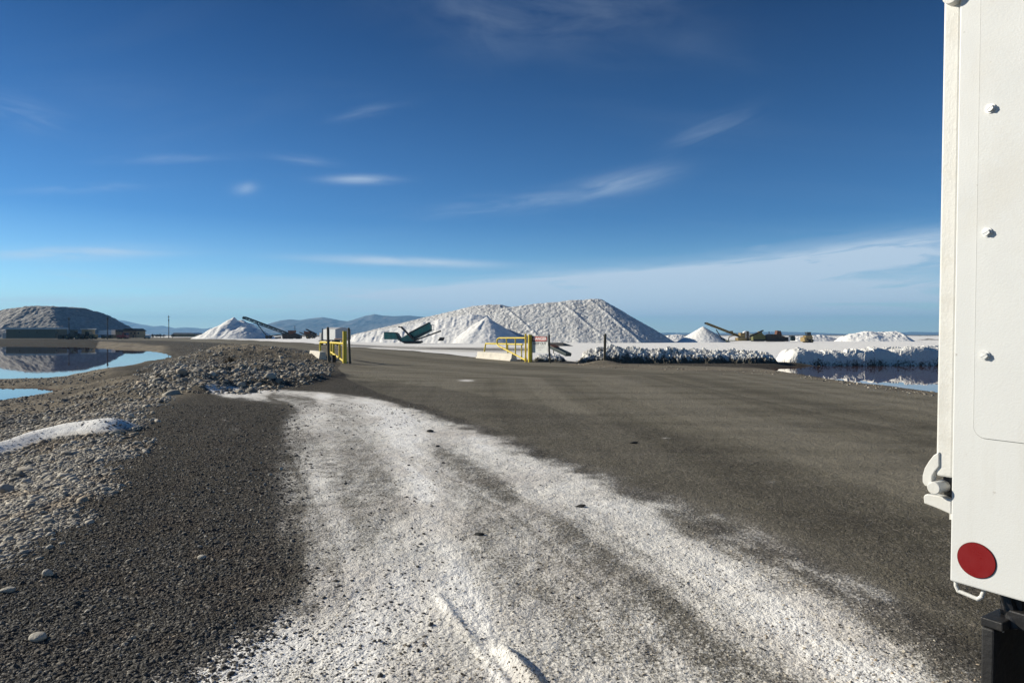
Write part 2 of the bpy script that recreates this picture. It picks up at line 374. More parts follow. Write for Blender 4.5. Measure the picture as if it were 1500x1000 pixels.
# ------------------------------------------------------------------ object helpers
def tag(o, label=None, cat=None, group=None, kind=None):
    if label: o['label'] = label
    if cat: o['category'] = cat
    if group: o['group'] = group
    if kind: o['kind'] = kind
    return o
def empty(name, loc, label, cat, group=None, rot=None):
    o = bpy.data.objects.new(name, None); COL.objects.link(o); o.location = loc; o.empty_display_size = .2
    if rot is not None: o.rotation_euler = rot
    return tag(o, label, cat, group)
def np_mesh(name, V, F, material, parent=None, smooth=True, attrs=None, attr_dom='POINT'):
    me = bpy.data.meshes.new(name); nv = len(V); nf = len(F); k = F.shape[1]
    me.vertices.add(nv); me.vertices.foreach_set('co', np.ascontiguousarray(V, np.float32).ravel())
    me.loops.add(nf*k); me.loops.foreach_set('vertex_index', np.ascontiguousarray(F, np.int32).ravel())
    me.polygons.add(nf); me.polygons.foreach_set('loop_start', np.arange(0, nf*k, k, dtype=np.int32))
    try: me.polygons.foreach_set('loop_total', np.full(nf, k, np.int32))
    except Exception: pass
    me.polygons.foreach_set('use_smooth', np.full(nf, smooth, bool))
    for an, av in (attrs or {}).items():
        a = me.attributes.new(an, 'FLOAT', 'POINT'); a.data.foreach_set('value', np.ascontiguousarray(av, np.float32).ravel())
    me.update(calc_edges=True); me.validate()
    me.materials.append(material)
    o = bpy.data.objects.new(name, me); COL.objects.link(o)
    if parent: o.parent = parent
    return o
class MB:
    """collects boxes, beams, tubes and prisms given in world space; build() links them as one mesh"""
    def __init__(s): s.bm = bmesh.new()
    def _add(s, verts, faces):
        vs = [s.bm.verts.new(v) for v in verts]
        for f in faces:
            try: s.bm.faces.new([vs[i] for i in f])
            except ValueError: pass
        return s
    def frame(s, p, ax, ay, az, sx, sy, sz):   # box centred at p
        v = [p+ax*(i*sx/2)+ay*(j*sy/2)+az*(k*sz/2) for i in (-1, 1) for j in (-1, 1) for k in (-1, 1)]
        return s._add(v, [(0, 1, 3, 2), (4, 6, 7, 5), (0, 4, 5, 1), (2, 3, 7, 6), (0, 2, 6, 4), (1, 5, 7, 3)])
    def box(s, c, size, rz=0):
        m = Matrix.Rotation(rz, 3, 'Z'); return s.frame(Vector(c), m @ Vector((1, 0, 0)), m @ Vector((0, 1, 0)), Vector((0, 0, 1)), *size)
    def beam(s, p, q, w, h, up=Vector((0, 0, 1))):
        p = Vector(p); q = Vector(q); d = (q-p); L = d.length; d.normalize()
        side = d.cross(up)
        if side.length < 1e-3: side = Vector((1, 0, 0))
        side.normalize(); u2 = side.cross(d)
        return s.frame((p+q)/2, d, side, u2, L, w, h)
    def tube(s, p, q, r, seg=14, r2=None, cap=True):
        p = Vector(p); q = Vector(q); r2 = r if r2 is None else r2
        d = (q-p).normalized(); a = d.orthogonal().normalized(); b = d.cross(a)
        v = []
        for c, rr in ((p, r), (q, r2)):
            v += [c+a*(math.cos(t*2*math.pi/seg)*rr)+b*(math.sin(t*2*math.pi/seg)*rr) for t in range(seg)]
        f = [(i, (i+1) % seg, seg+(i+1) % seg, seg+i) for i in range(seg)]
        if cap: f += [tuple(range(seg))[::-1], tuple(range(seg, 2*seg))]
        return s._add(v, f)
    def path(s, pts, r, seg=12):
        for a, b in zip(pts, pts[1:]): s.tube(a, b, r, seg)
        for p in pts[1:-1]: s.ball(p, r*1.0, 8)
        return s
    def ball(s, c, r, seg=10, sc=(1, 1, 1)):
        m = Matrix.Translation(Vector(c)) @ Matrix.Diagonal((sc[0], sc[1], sc[2], 1))
        bmesh.ops.create_uvsphere(s.bm, u_segments=seg, v_segments=max(6, seg//2), radius=r, matrix=m); return s
    def prism(s, poly, vec):
        poly = [Vector(p) for p in poly]; n = len(poly); vec = Vector(vec)
        v = poly+[p+vec for p in poly]
        return s._add(v, [tuple(range(n))[::-1], tuple(range(n, 2*n))]+[(i, (i+1) % n, n+(i+1) % n, n+i) for i in range(n)])
    def build(s, name, material, parent=None, bevel=0, smooth=False, origin=None):
        bm = s.bm; bmesh.ops.recalc_face_normals(bm, faces=bm.faces)
        off = Vector((0, 0, 0))
        if parent is not None and not parent.get('_local'): off = Vector(parent.location)
        if origin is not None: off = Vector(origin)
        if off.length: bmesh.ops.translate(bm, verts=bm.verts, vec=-off)
        me = bpy.data.meshes.new(name); bm.to_mesh(me); bm.free(); me.materials.append(material)
        if smooth:
            for p in me.polygons: p.use_smooth = True
            me.set_sharp_from_angle(angle=R(40))
        o = bpy.data.objects.new(name, me); COL.objects.link(o)
        if parent is not None: o.parent = parent
        if origin is not None: o.location = origin
        if bevel:
            b = o.modifiers.new('bevel', 'BEVEL'); b.width = bevel; b.segments = 2; b.limit_method = 'ANGLE'
        return o

# ------------------------------------------------------------------ LAND
def r_steps():
    r = [.4, .8, 1.2, 1.6, 2.0]
    while r[-1] < 12000:
        q = r[-1]
        if q < 80: dr = min(.95*q*q/1800, .0075*q)
        elif q < 400: dr = .014*q
        else: dr = .045*q
        r.append(q+max(dr, .002))
    return np.array(r)
rr = r_steps()
fineth = np.arange(-40, 40.001, .082); coarse = np.concatenate([np.arange(42, 180, 4.), np.arange(180, 318, 4.)])
th = np.concatenate([fineth, coarse]); nT = len(th); th = np.radians(th)
RR, TT = np.meshgrid(rr, th, indexing='ij'); gx = (RR*np.sin(TT)).ravel(); gy = (RR*np.cos(TT)).ravel()
gz = H(gx, gy)
yc = np.maximum(gy, .8); fx = 750+1000*gx/yc; fy = 490+1800/yc       # where each spot of level ground lies in the photograph
front = gy > .8
def soft(poly, w, nw=0, scale=40, seed=90):
    s = poly_sd(fx, fy, poly)
    if nw: s = s+(fbm(gx/(.5), gy/(.5), 3, seed)-.5)*nw
    return sstep(-1, 1, s/w)
def ln(pts, wd):
    return np.exp(-(line_d(fx, fy, pts)/wd)**2)
wpx = np.clip((fy-560)/9, .9, 38)
FGS = [(290, 572), (345, 569.5), (420, 570), (485, 574), (560, 584), (622, 602), (700, 628), (800, 668), (900, 706), (1000, 745), (1100, 787), (1200, 836), (1300, 895), (1420, 955), (1560, 1040), (2200, 1500), (-200, 1500), (0, 1020), (150, 965), (290, 890), (330, 830), (335, 760), (350, 700), (375, 650), (405, 612), (395, 592), (330, 583)]
s = poly_sd(fx, fy, FGS)+(fbm(gx/.45, gy/.45, 4, 91)-.5)*wpx*1.8
S2P = [(300, 570), (700, 560), (2500, 600), (2500, 2500), (-600, 2500), (60, 1030), (250, 975), (350, 900), (395, 840), (385, 760), (398, 680), (415, 600)]
s2_ = poly_sd(fx, fy, S2P)
salt = .66*sstep(-2.2, 2.6, s/wpx)*np.maximum(.25+.75*sstep(-1.2, 3.4, s2_/wpx+(fbm(gx/.35, gy/.35, 3, 92)-.5)*2.5), sstep(594, 584, fy))
inside = sstep(-.5, 1.5, s/wpx)
def streak(pts, wd, amp):
    global salt
    salt = salt+amp*inside*np.exp(-(line_d(fx, fy, pts)/(wd))**2)*(.5+fbm(gx/.5, gy/.5, 3, 93))
streak([(545, 585), (588, 640), (620, 720), (655, 800), (690, 900), (740, 1010)], 30, .26)
streak([(600, 610), (760, 668), (900, 740), (1010, 830), (1150, 920), (1320, 1010)], 42, .20)
streak([(300, 575), (400, 572), (480, 580)], 7, .30)
streak([(470, 600), (500, 640), (470, 700)], 20, .12)
streak([(560, 870), (520, 960), (480, 1050)], 80, .32)
streak([(1040, 800), (1120, 850), (1240, 900)], 26, .2)
streak([(700, 640), (850, 700), (960, 760)], 14, .12)
streak([(505, 640), (545, 700), (550, 790), (500, 840)], 34, -.14)
streak([(645, 660), (700, 690), (740, 720)], 18, -.24)
streak([(700, 775), (725, 830), (800, 870), (870, 930), (960, 1010)], 32, -.12)
streak([(840, 790), (900, 830), (960, 880), (1060, 960), (1180, 1030)], 34, -.13)
streak([(1180, 860), (1290, 930), (1380, 985)], 30, -.12)
streak([(435, 640), (440, 760), (420, 860)], 14, -.10)
streak([(455, 585), (400, 580), (430, 600)], 10, -.32)
streak([(1180, 900), (1300, 950), (1440, 1020)], 60, .20)
streak([(700, 860), (860, 960), (960, 1040)], 60, .12)
streak([(120, 1030), (300, 985), (420, 930)], 40, .30)
# long drag lines along the way vehicles turn, and one patch of tread print
dsr = line_d(gx, gy, [G(*q) for q in ((485, 574), (622, 602), (800, 668), (1000, 745), (1200, 836), (1420, 955), (1700, 1150))])
salt = salt+inside*((fbm(dsr/.11, gy/5, 3, 121)-.5)*.26+(fbm(dsr/.5, gy/9, 2, 123)-.5)*.08)
trd = np.exp(-((fx-(486+(fy-640)*-.12))/13)**4)*sstep(600, 612, fy)*sstep(715, 670, fy)
salt = salt-trd*.30*sstep(.1, .8, np.sin(2*np.pi*(gy+.25*gx+.12*fbm(gx/.3, gy/.5, 2, 125))/.27))*sstep(.38, .6, fbm(gx/.25, gy/.9, 2, 127))*inside
trd = np.exp(-((fx-(560+(fy-640)*.25))/11)**4)*sstep(596, 606, fy)*sstep(660, 640, fy)
salt = salt-trd*.16*sstep(.2, .9, np.sin(2*np.pi*(gy-.2*gx)/.24))*sstep(.4, .6, fbm(gx/.3, gy/1.2, 2, 129))*inside
core_ = sstep(2.2, 5.5, s/wpx)*sstep(1.5, 5, s2_/wpx); salt = np.maximum(salt, core_*(.50+.16*fbm(gx/.6, gy/.9, 3, 131)))
streak([(1000, 770), (1080, 820)], 14, -.16)
# thin dust drifting off the track, and spots on the road and the shoulder
salt += .30*ln([(700, 618), (900, 690), (1100, 770), (1300, 880)], 22)*(fbm(gx/.6, gy/.6, 3, 95)) 
for px, py, wx, wy, a in ((683, 557, 15, 2.0, .9), (690, 566, 20, 1.5, .2), (825, 637, 22, 4, .25), (975, 641, 10, 1.2, .55), (1130, 705, 12, 4, .4), (345, 628, 12, 6, .4), (330, 615, 8, 3, .45),
                          (1180, 760, 30, 6, .25), (700, 601, 16, 2, .25), (560, 545, 30, 1.5, .25), (770, 570, 8, .8, .35), (1400, 855, 40, 12, .3), (730, 580, 40, 1.5, .12), (300, 1010, 90, 30, .42), (360, 960, 50, 40, .3)):
    salt += a*np.exp(-(((fx-px)/wx)**2+((fy-py)/wy)**2))
salt = np.where(front, salt, .25)
# white yard past the gate
YARD = [(296, 495.6), (380, 499.0), (450, 502.3), (513, 507.6), (600, 513.6), (690, 522.6), (770, 526.5), (840, 529.5), (1130, 531), (1180, 531), (1900, 531), (6000, 531), (6000, 491.2), (900, 491.2), (500, 492.6), (380, 493.4), (300, 494.2)]
sy = poly_sd(fx, fy, YARD)
ynoise = (fbm(gx/3, gy/9, 4, 97)-.5)
yard = sstep(-.6, .9, sy+ynoise*2.2)
grey_tr = np.exp(-(line_d(fx, fy, [(500, 505), (600, 509), (700, 511.5), (800, 512)])/3.2)**2)*(.5+fbm(gx/6, gy/3, 3, 98))
ydens = np.clip(1.05-.55*grey_tr+(fbm(gx/25, gy/14, 3, 99)-.5)*.4, .35, 1.1)
rim = np.exp(-(np.clip(sy, 0, None)/1.6)**2)*.5
salt = np.maximum(salt, yard*np.clip(ydens+rim*.6, 0, 1.15))
# white line of far salt flats behind the left road
far = sstep(0, 1, (fx-205)/30)*(fy < 494.3)*(fy > 492.2)*(fx < 420)*front
salt = np.maximum(salt, far*.95)
# salt-coated drift at the toe of the embankment
ds = line_d(gx, gy, SRIDGE); salt = np.maximum(salt, 1.1*np.exp(-(ds/.55)**4)*(gx < -5))
# light salt bloom on the low flats and road edge
lowsd = poly_sd(gx, gy, LOW)
salt += .16*sstep(0, 3, lowsd)*fbm(gx/2, gy/2, 3, 101)
for pts, a, wd in (([(620, 522), (700, 527), (760, 531)], .35, 1.2), ([(835, 536), (900, 537), (1000, 541)], .28, 1.6), ([(1000, 556), (1180, 573), (1400, 592)], .20, 1.0), ([(500, 505), (430, 502), (380, 501)], .2, .5)):
    salt += a*ln(pts, wd)*fbm(gx/1.5, gy/1.5, 3, 103)
salt = np.clip(salt, 0, 1.3)
# compacted road
ROADP = [(6000, 1500), (1700, 1100), (1450, 960), (1300, 880), (1200, 825), (1100, 780), (1000, 738), (900, 700), (800, 662), (700, 622), (622, 596), (560, 578), (510, 556), (495, 540), (500, 533), (470, 517), (430, 510), (380, 506.2), (340, 503.4), (290, 500.8), (240, 498.9), (150, 497.6), (-200, 497), (-6000, 496.5), (-6000, 494.6), (250, 494.6), (296, 495.6), (380, 499.2), (450, 502.6), (513, 508), (600, 514), (690, 523), (840, 530), (1130, 540), (1170, 548), (1240, 561), (1370, 577), (1700, 618), (6000, 1100)]
road = sstep(-1, 1, (poly_sd(fx, fy, ROADP)+(fbm(gx/.8, gy/.8, 3, 107)-.5)*wpx*1.5)/(wpx*.9))
coarse_ = poly_sd(fx, fy, [(430, 560), (520, 556), (640, 566), (760, 588), (900, 612), (1000, 634), (1120, 668), (1250, 708), (1390, 760), (2500, 1100), (2500, 2500), (300, 2500)])
road = road*(1-.42*sstep(-1, 1.5, (coarse_+(fbm(gx/.7, gy/.7, 3, 111)-.5)*wpx*2)/wpx))
road = np.maximum(road, .45*sstep(0, 3, s2_/wpx)*inside)
road = np.maximum(road, .12)
road = np.where(front, road, .8)
edge_ = [G(*q) for q in ((300, 496), (380, 499.5), (450, 503), (513, 508), (600, 514), (700, 523), (840, 532), (1130, 545), (1240, 560), (1370, 577), (1700, 618), (4000, 900))]
de = line_d(gx, gy, edge_); wear = .6*fbm(de/.55, gx/30, 4, 115)+.4*fbm(de/2.2, gx/45, 3, 117)
mud = np.maximum(sstep(-.3, 2.0, lowsd+(fbm(gx/.8, gy/.8, 3, 109)-.5)*1.5), .0)
bankm = np.exp(-(np.minimum(line_d(gx, gy, HUMP1)/5.5, line_d(gx, gy, HUMP2)/2.8))**2); mud = np.maximum(mud, bankm*.9)
rs = ln([(835, 534), (1000, 540), (1150, 544), (1200, 553), (1300, 568), (1400, 580)], 3.2)*.8
mud = np.maximum(mud, rs); mud = np.where((fy < 495) & (salt < .2), .9, mud)
shaded_wet_bank = sstep(-1, 1,  poly_sd(fx, fy, [(-900, 496.2), (128, 496.2), (146, 499), (140, 503), (60, 504.5), (-900, 504.5)])/.8); mud = mud*(1-shaded_wet_bank*.9); road = road*(1-shaded_wet_bank); salt = salt*(1-shaded_wet_bank)  # far bank: wet mud and the buildings' shadow painted dark together
mud = np.maximum(mud, .8*sstep(-.5, .4, lowsd)*(fy > 560)); mud = np.clip(mud*np.where(front, 1, .5), 0, 1)
V = np.stack([gx, gy, gz], 1); nR = len(rr)
V = np.vstack([V, [[0, 0, H1(0, .2)]]])
i = np.arange(nR-1)[:, None]*nT; j = np.arange(nT)[None, :]; jn = (j+1) % nT
F = np.stack([i+j, i+nT+j, i+nT+jn, i+jn], -1).reshape(-1, 4)
cen = len(V)-1
ground = np_mesh('ground', V, F[:, ::-1], M_land, attrs={'salt': np.append(salt, .3), 'road': np.append(road, .5), 'mud': np.append(mud, 0), 'wear': np.append(wear, .5), 'wet': np.append(shaded_wet_bank*.85, 0)})  # 'wet' also carries the painted building shadow
# close the small hole under the viewer
bmx = bmesh.new(); bmx.from_mesh(ground.data); bmx.verts.ensure_lookup_table()
for k in range(nT):
    try: bmx.faces.new([bmx.verts[cen], bmx.verts[(k+1) % nT], bmx.verts[k]])
    except ValueError: pass
bmx.to_mesh(ground.data); bmx.free()
tag(ground, kind='structure')
del V, F, bmx

def flat(name, pts, z, m):
    b = MB(); b._add([(x, y, z) for x, y in pts], [tuple(range(len(pts)))]); o = b.build(name, m)
    if o.data.polygons[0].normal.z < 0: o.data.flip_normals()
    return tag(o, kind='structure')
flat('pond_water', [(-700, 8), (-9.5, 14), (-12, 30), (-24, 56), (-50, 100), (-90, 160), (-150, 215), (-700, 215)], WL, M_water)
flat('water', [G(1090, 542, WR), G(1150, 533, WR), (24, 44.5), (110, 45), (110, 10), G(1500, 640, WR), G(1370, 585, WR), G(1200, 560, WR)], WR, M_water)

# ------------------------------------------------------------------ HILLS
def hills(name, prof, D, depth, seed, fold):
    px = np.array([p[0] for p in prof], float); py = np.array([p[1] for p in prof], float)
    u = np.linspace(px[0], px[-1], 420); hgt = np.interp(u, px, py)
    vv = np.linspace(-1, 1, 90); U, Vv = np.meshgrid(u, vv, indexing='ij'); HH = (490-hgt)[:, None]/1000*D
    x = (U-750)/1000*D; y = D+Vv*depth
    ridge = 1-np.abs(Vv)
    n = fbm(x/fold, y/fold, 6, seed, .55); g = np.abs(fbm(x/(fold*.5), y/(fold*1.2), 5, seed+9)-.5)*2
    z = HH*ridge**.85*(1-.8*(g)*(1-ridge)**.5)*(.80+.4*n*(1-ridge)+.2*ridge)
    z = np.where(np.abs(Vv) < .03, HH*(.97+.06*n), z)+EYE*ridge-40*(np.abs(Vv) > .97)
    V = np.stack([x, y, z], -1).reshape(-1, 3); nu, nv = U.shape
    i = np.arange(nu-1)[:, None]*nv; j = np.arange(nv-1)[None, :]
    F = np.stack([i+j, i+nv+j, i+nv+j+1, i+j+1], -1).reshape(-1, 4)
    o = np_mesh(name, V, F, M_hill); tag(o, kind='structure')
hills('hills', [(60, 489), (110, 476), (150, 469), (165, 467), (185, 470), (205, 475), (225, 478), (238, 477), (252, 481), (270, 479.5), (285, 480), (300, 482), (318, 479), (340, 476.5), (365, 473), (385, 474), (400, 477), (430, 480), (470, 487)], 9500, 1500, 3, 420)
hills('mountains', [(372, 489), (392, 478), (402, 472), (412, 469), (425, 467.5), (440, 469), (452, 467), (464, 465.5), (474, 464.5), (486, 466.5), (498, 469), (510, 470.5), (520, 467.5), (535, 463), (549, 460.5), (560, 462.5), (575, 463.5), (600, 462.5), (630, 465), (680, 472), (740, 480), (800, 488)], 7000, 1300, 13, 360)
hills('distant_hills', [(900, 489.5), (980, 487), (1040, 488), (1100, 486.5), (1140, 485.5), (1190, 487), (1240, 489), (1290, 488.5), (1335, 486), (1370, 486.5), (1420, 484), (1500, 485), (1700, 489)], 9800, 900, 23, 700)

# ------------------------------------------------------------------ SALT PILES
def pile(name, label, D, px0, px1, ydepth, hf, material, step, amp=.35, asc=1.2, kind=None, cat='salt pile', group=None, sink=1.2):
    """heap as a height field round distance D; hf(x,y) is its height over the yard"""
    x = np.arange((px0-750)/1000*D, (px1-750)/1000*D, step); y = np.arange(D-ydepth[0], D+ydepth[1], step)
    Xg, Yg = np.meshgrid(x, y, indexing='ij'); z = hf(Xg, Yg)
    n = (fbm(Xg/asc, Yg/asc, 5, 201, .6)-.5)*amp*2+(worley(Xg/asc*1.1, Yg/asc*1.1, 205)-.5)*amp*.8
    z = z+n*np.clip(z/1.0, 0, 1)
    z = np.maximum(z, -sink)
    V = np.stack([Xg, Yg, z], -1).reshape(-1, 3); nu, nv = Xg.shape
    i = np.arange(nu-1)[:, None]*nv; j = np.arange(nv-1)[None, :]
    F = np.stack([i+j, i+nv+j, i+nv+j+1, i+j+1], -1).reshape(-1, 4)
    zz = V[:, 2]; keep = (zz[F] > -sink+.02).any(1); F = F[keep]
    used = np.unique(F); mp = np.zeros(len(V), int); mp[used] = np.arange(len(used)); V = V[used]; F = mp[F]
    o0 = np.array([V[:, 0].mean(), V[:, 1].mean(), 0]); o = np_mesh(name, V-o0, F, material); o.location = o0
    return tag(o, label, cat, group, kind)
def prof(D, pts, dz=0):
    px = np.array([p[0] for p in pts], float); z = EYE+(490-np.array([p[1] for p in pts], float))/1000*D+dz
    xx = (px-750)/1000*D
    return lambda x: np.interp(x, xx, z)
# the big weathered mound: front ridge and a lower ridge behind it
DB = 212
pf = prof(DB, [(500, 512), (600, 497), (660, 478), (700, 461), (735, 452.5), (780, 447), (820, 443), (835, 440.5), (850, 441.5), (862, 440.5), (884, 440), (898, 448), (940, 473.5), (984, 502), (1000, 512)])
def hbig(x, y):
    z = pf(x); c = 209-.10*(x+5)
    front = 13.0-.66*(c-6-y)*(y < c-6)-.0
    top = pf(x)+(fbm(x/6, y/6, 3, 301)-.5)*.5
    xb = 28.4; dxr = np.clip(x-xb+2.0, 0, None); top = pf(np.minimum(x, xb-1.5))+(fbm(x/6, y/6, 3, 301)-.5)*.5
    f = top-.60*np.hypot(np.clip(c-3-y, 0, None)*1.06, dxr); b = top-.60*np.hypot(np.clip(y-c-9, 0, None), dxr)
    # old chute tracks running down the face
    for x0 in (-4., 12., 21.):
        f = f+.28*np.exp(-((x-x0-(c-y)*.62)/.45)**2)
    return np.minimum(f, b)
pile('salt_stockpile', 'huge weathered grey-white salt mound behind the yellow gate', DB, 560, 1000, (32, 34), hbig, M_old, .2, .18, .55)
DK = 240
pk = prof(DK, [(490, 500), (515, 490), (545, 482.5), (580, 474.5), (620, 465), (650, 457.5), (690, 448.5), (715, 445.8), (733, 445.5), (748, 449), (770, 452), (840, 470), (880, 490)])
def hback(x, y):
    t = pk(x)+(fbm(x/5, y/5, 3, 303)-.5)*.4
    return np.minimum(t-.34*np.clip(DK+2-y, 0, None), t-.6*np.clip(y-DK-6, 0, None))
pile('salt_stockpile', 'long low rear shoulder of the great salt mound with bright flat crest', DK, 488, 885, (38, 24), hback, M_old, .26, .2, .7)
# fresh salt fan in front, ending in a sharp cone with one shaded flank
DF = 184
def hfan(x, y):
    ax, ay, az = (713-750)/1000*DF, DF, EYE+.0265*DF
    r = np.hypot(x-ax, (y-ay)*.9); a = np.arctan2(y-ay, x-ax)
    gul = (vnoise(a*5, r*.05+3, 311)-.5)*.6*np.clip(r/5, 0, 1)
    cone = az-.64*r+gul*(x < ax+1)
    pr = np.interp(x, [(px-750)/1000*(DF+8) for px in (505, 530, 560, 600, 650, 690, 713, 735, 772)], [.4, 2.0, 3.2, 4.4, 6.4, 7.6, 7.3, 6.0, 1])
    fan = pr-.50*np.clip(DF+7-y, 0, None)+(vnoise(x*.55, y*.1, 313)-.5)*.4+(vnoise(x*1.7, y*.3, 315)-.5)*.22
    fan = np.where(y > DF+7, pr-.2*(y-DF-7), fan)
    return np.where(x > ax, np.maximum(cone, fan-1.15*(x-ax)), np.maximum(cone, fan))
pile('salt_pile', 'bright fresh salt slope running down to a sharp peak before the mound', DF, 500, 772, (15, 20), hfan, M_fresh, .22, .16, 1.6)
# left stacker pile
DL = 300
def hleft(x, y):
    z0 = -9
    def cone(px, py, dy, s): 
        return EYE+(490-py)/1000*DL-s*np.hypot(x-(px-750)/1000*DL, (y-DL-dy)*.9)
    a = np.maximum(cone(343, 466.5, 0, .56), np.maximum(cone(326, 476, 4, .42), cone(350, 468, 3, .56)))
    a = np.maximum(a, cone(362, 476, -6, .55))
    return a+(vnoise((x)*.5, y*.15, 321)-.5)*1.6*np.clip(a/4, 0, 1)
pile('salt_pile', 'fresh white salt heap under the dark teal stacker', DL, 285, 410, (24, 22), hleft, M_fresh, .34, .25, 2.0)
# right stacker pile: a neat cone
DR = 200
def hright(x, y): return EYE+.0122*DR+.0 - .60*np.hypot(x-(1030-750)/1000*DR, y-DR)+.0
pile('salt_pile', 'neat white salt cone below the ochre stacker conveyor', DR, 990, 1070, (10, 10), hright, M_fresh, .12, .07, 1.0)
def lowpile(label, D, pts, front, seed, material=M_fresh, amp=.3):
    f = prof(D, pts)
    def h(x, y):
        t = f(x)+(fbm(x/2.5, y/2.5, 3, seed)-.5)*.7
        return np.minimum(t-.5*np.clip(D-y, 0, None), t-.6*np.clip(y-D-4, 0, None))
    pile('salt_pile', label, D, pts[0][0]-3, pts[-1][0]+3, (front, 12), h, material, .2, amp, 1.1)
lowpile('long low heap of white salt nearest the far right, wide uneven crest', 225, [(1222, 505), (1240, 493), (1262, 487.5), (1275, 485.5), (1290, 487), (1310, 485.5), (1318, 485.5), (1325, 490), (1340, 499), (1348, 505)], 12, 331)
lowpile('shallow white salt heap behind the tan wheel loader', 232, [(1150, 503), (1165, 495), (1180, 492), (1205, 491), (1215, 493.5), (1232, 497), (1242, 503)], 8, 333)
lowpile('small white salt mound at the right toe of the big mound', 195, [(950, 506), (957, 498), (962, 495.5), (967, 497), (977, 503), (980, 506)], 5, 335)
lowpile('low broken line of white heaps between mound and cone', 262, [(965, 502), (978, 492), (990, 490.5), (1003, 491), (1010, 494), (1020, 498), (1030, 504)], 6, 337)
lowpile('pale dirty heap at far right beside the truck edge', 280, [(1342, 502), (1350, 497.5), (1365, 496.5), (1380, 497), (1420, 496), (1450, 503)], 6, 339, M_grey)
f_ = prof(118, [(770, 508), (790, 503), (800, 502), (825, 501.8), (838, 506), (846, 509)])
pile('dark_heap', 'low dark heap just behind the danger sign and chute', 118, 768, 850, (5, 6), lambda x, y: np.minimum(f_(x)-.5*np.clip(118-y, 0, None), f_(x)-.5*np.clip(y-119, 0, None)), mat('dark_heap_grey', (.09, .085, .075), .9, 0, .3, 2), .12, .10, .8, cat='heap')  # low flat-topped heap in a dark grey
# left grey stockpile beyond the pond
DG = 400
pg = prof(DG, [(-260, 500), (-180, 476), (-60, 460), (0, 456), (15, 452.5), (30, 450), (46, 448), (62, 449), (90, 449.2), (108, 450.5), (126, 452.5), (140, 458), (160, 470.5), (182, 484), (200, 495), (210, 500)])
def hgrey(x, y):
    t = pg(x)+(fbm(x/7, y/7, 4, 341)-.5)*1.0
    x1 = (70-750)/1000*DG
    left = t-.6*np.clip(DG-(y+.32*(x-x1)*(x < x1)*0)-2, 0, None)
    sh = 17.3-.62*((x-x1)*.72-(y-DG)*.42)                   # flank turned away from the sun
    return np.minimum(np.minimum(left, t), np.minimum(sh+3.0, t-.6*np.clip(y-DG-14, 0, None)))
pile('salt_stockpile', 'dark grey stockpile beyond the pond, its right flank in shade', DG, -262, 212, (34, 40), hgrey, M_grey, .55, .55, 2.2)

# ------------------------------------------------------------------ SALT CRUST BERM
def berm(label, x0, x1, yc, width, topf, seed, chunk=.30, step=.05, amp=.46, bare_bias=0, pw=3.2):
    x = np.arange(x0, x1, step); y = np.arange(yc-width*.62, yc+width*.55, step); Xg, Yg = np.meshgrid(x, y, indexing='ij')
    top = topf(Xg); wob = (fbm(Xg/1.6, Yg*0+3, 3, seed)-.5)*1.6
    t = (Yg-yc-wob*.5)/(width*.5); body = np.clip(1-np.where(t < 0, np.abs(t)**pw, np.abs(t)**2.2), -.2, 1)
    end = sstep(0, 1.0, Xg-x0)*sstep(0, 1.0, x1-Xg)
    n1 = worley(Xg/chunk, Yg/chunk, seed+1); n2 = worley(Xg/(chunk*.45), Yg/(chunk*.45), seed+2); n3 = fbm(Xg/.9, Yg/.9, 4, seed+3); n4 = fbm(Xg/.16, Yg/.16, 3, seed+5, .6)
    z = top*body*end*(.80+.40*n3)+(.55-n1)*amp*.2*np.clip(body+.2, 0, 1)+(.5-n2)*amp*.12+(n4-.5)*amp*.22+(cellh(Xg/(chunk*1.1), Yg/(chunk*1.1), seed+6)-.5)*amp*.75+(cellh(Xg/(chunk*.5), Yg/(chunk*.5), seed+8)-.5)*amp*.35
    z = z-.35*(1-end)-.15
    bare = np.clip(.85-z/np.maximum(top, .2)*1.35, 0, 1)*(Yg < yc)+bare_bias+(n1-.5)*.5  # bare rock, with bottom shade painted in as darker colour low on the front
    V = np.stack([Xg, Yg, z], -1).reshape(-1, 3); nu, nv = Xg.shape
    i = np.arange(nu-1)[:, None]*nv; j = np.arange(nv-1)[None, :]
    F = np.stack([i+j, i+nv+j, i+nv+j+1, i+j+1], -1).reshape(-1, 4)
    o0 = np.array([x0, yc, 0]); o = np_mesh('salt_berm', V-o0, F, M_crust, attrs={'bare': bare.ravel()}, smooth=False); o.location = o0
    return tag(o, label, 'berm')
tf = lambda x: np.interp(x, [(p-750)/1000*44.5 for p in (840, 868, 900, 960, 1040, 1110, 1140)], [.45, .86, 1.02, .90, .80, .72, .62])
berm('lumpy salt-crusted rock berm along the road edge by the lone wooden post', 3.9, 17.4, 44.6, 4.0, tf, 401, bare_bias=.10)
tf2 = lambda x: np.interp(x, [(p-750)/1000*46 for p in (1130, 1160, 1200, 1250, 1280, 1320, 1370, 1500, 2000)], [.85, .95, .85, .92, .98, 1.05, 1.15, 1.1, 1.0])
berm('white salt bank rising straight behind the right-hand pond', 17.5, 62, 45.7, 3.6, tf2, 411, .85, .07, .24, pw=14, bare_bias=-.5)
tf3 = lambda x: x*0+.5
berm('low salt-crusted rubble heaped around the foot of the danger sign', .95, 4.1, 46.0, 2.6, tf3, 421, .4, .05, .45, -.02)
tf4 = lambda x: x*0+.32
berm('small salt-crusted rubble bump left of the concrete barrier', -3.6, -1.9, 56.5, 1.8, tf4, 431, .4, .05, .35, .1)

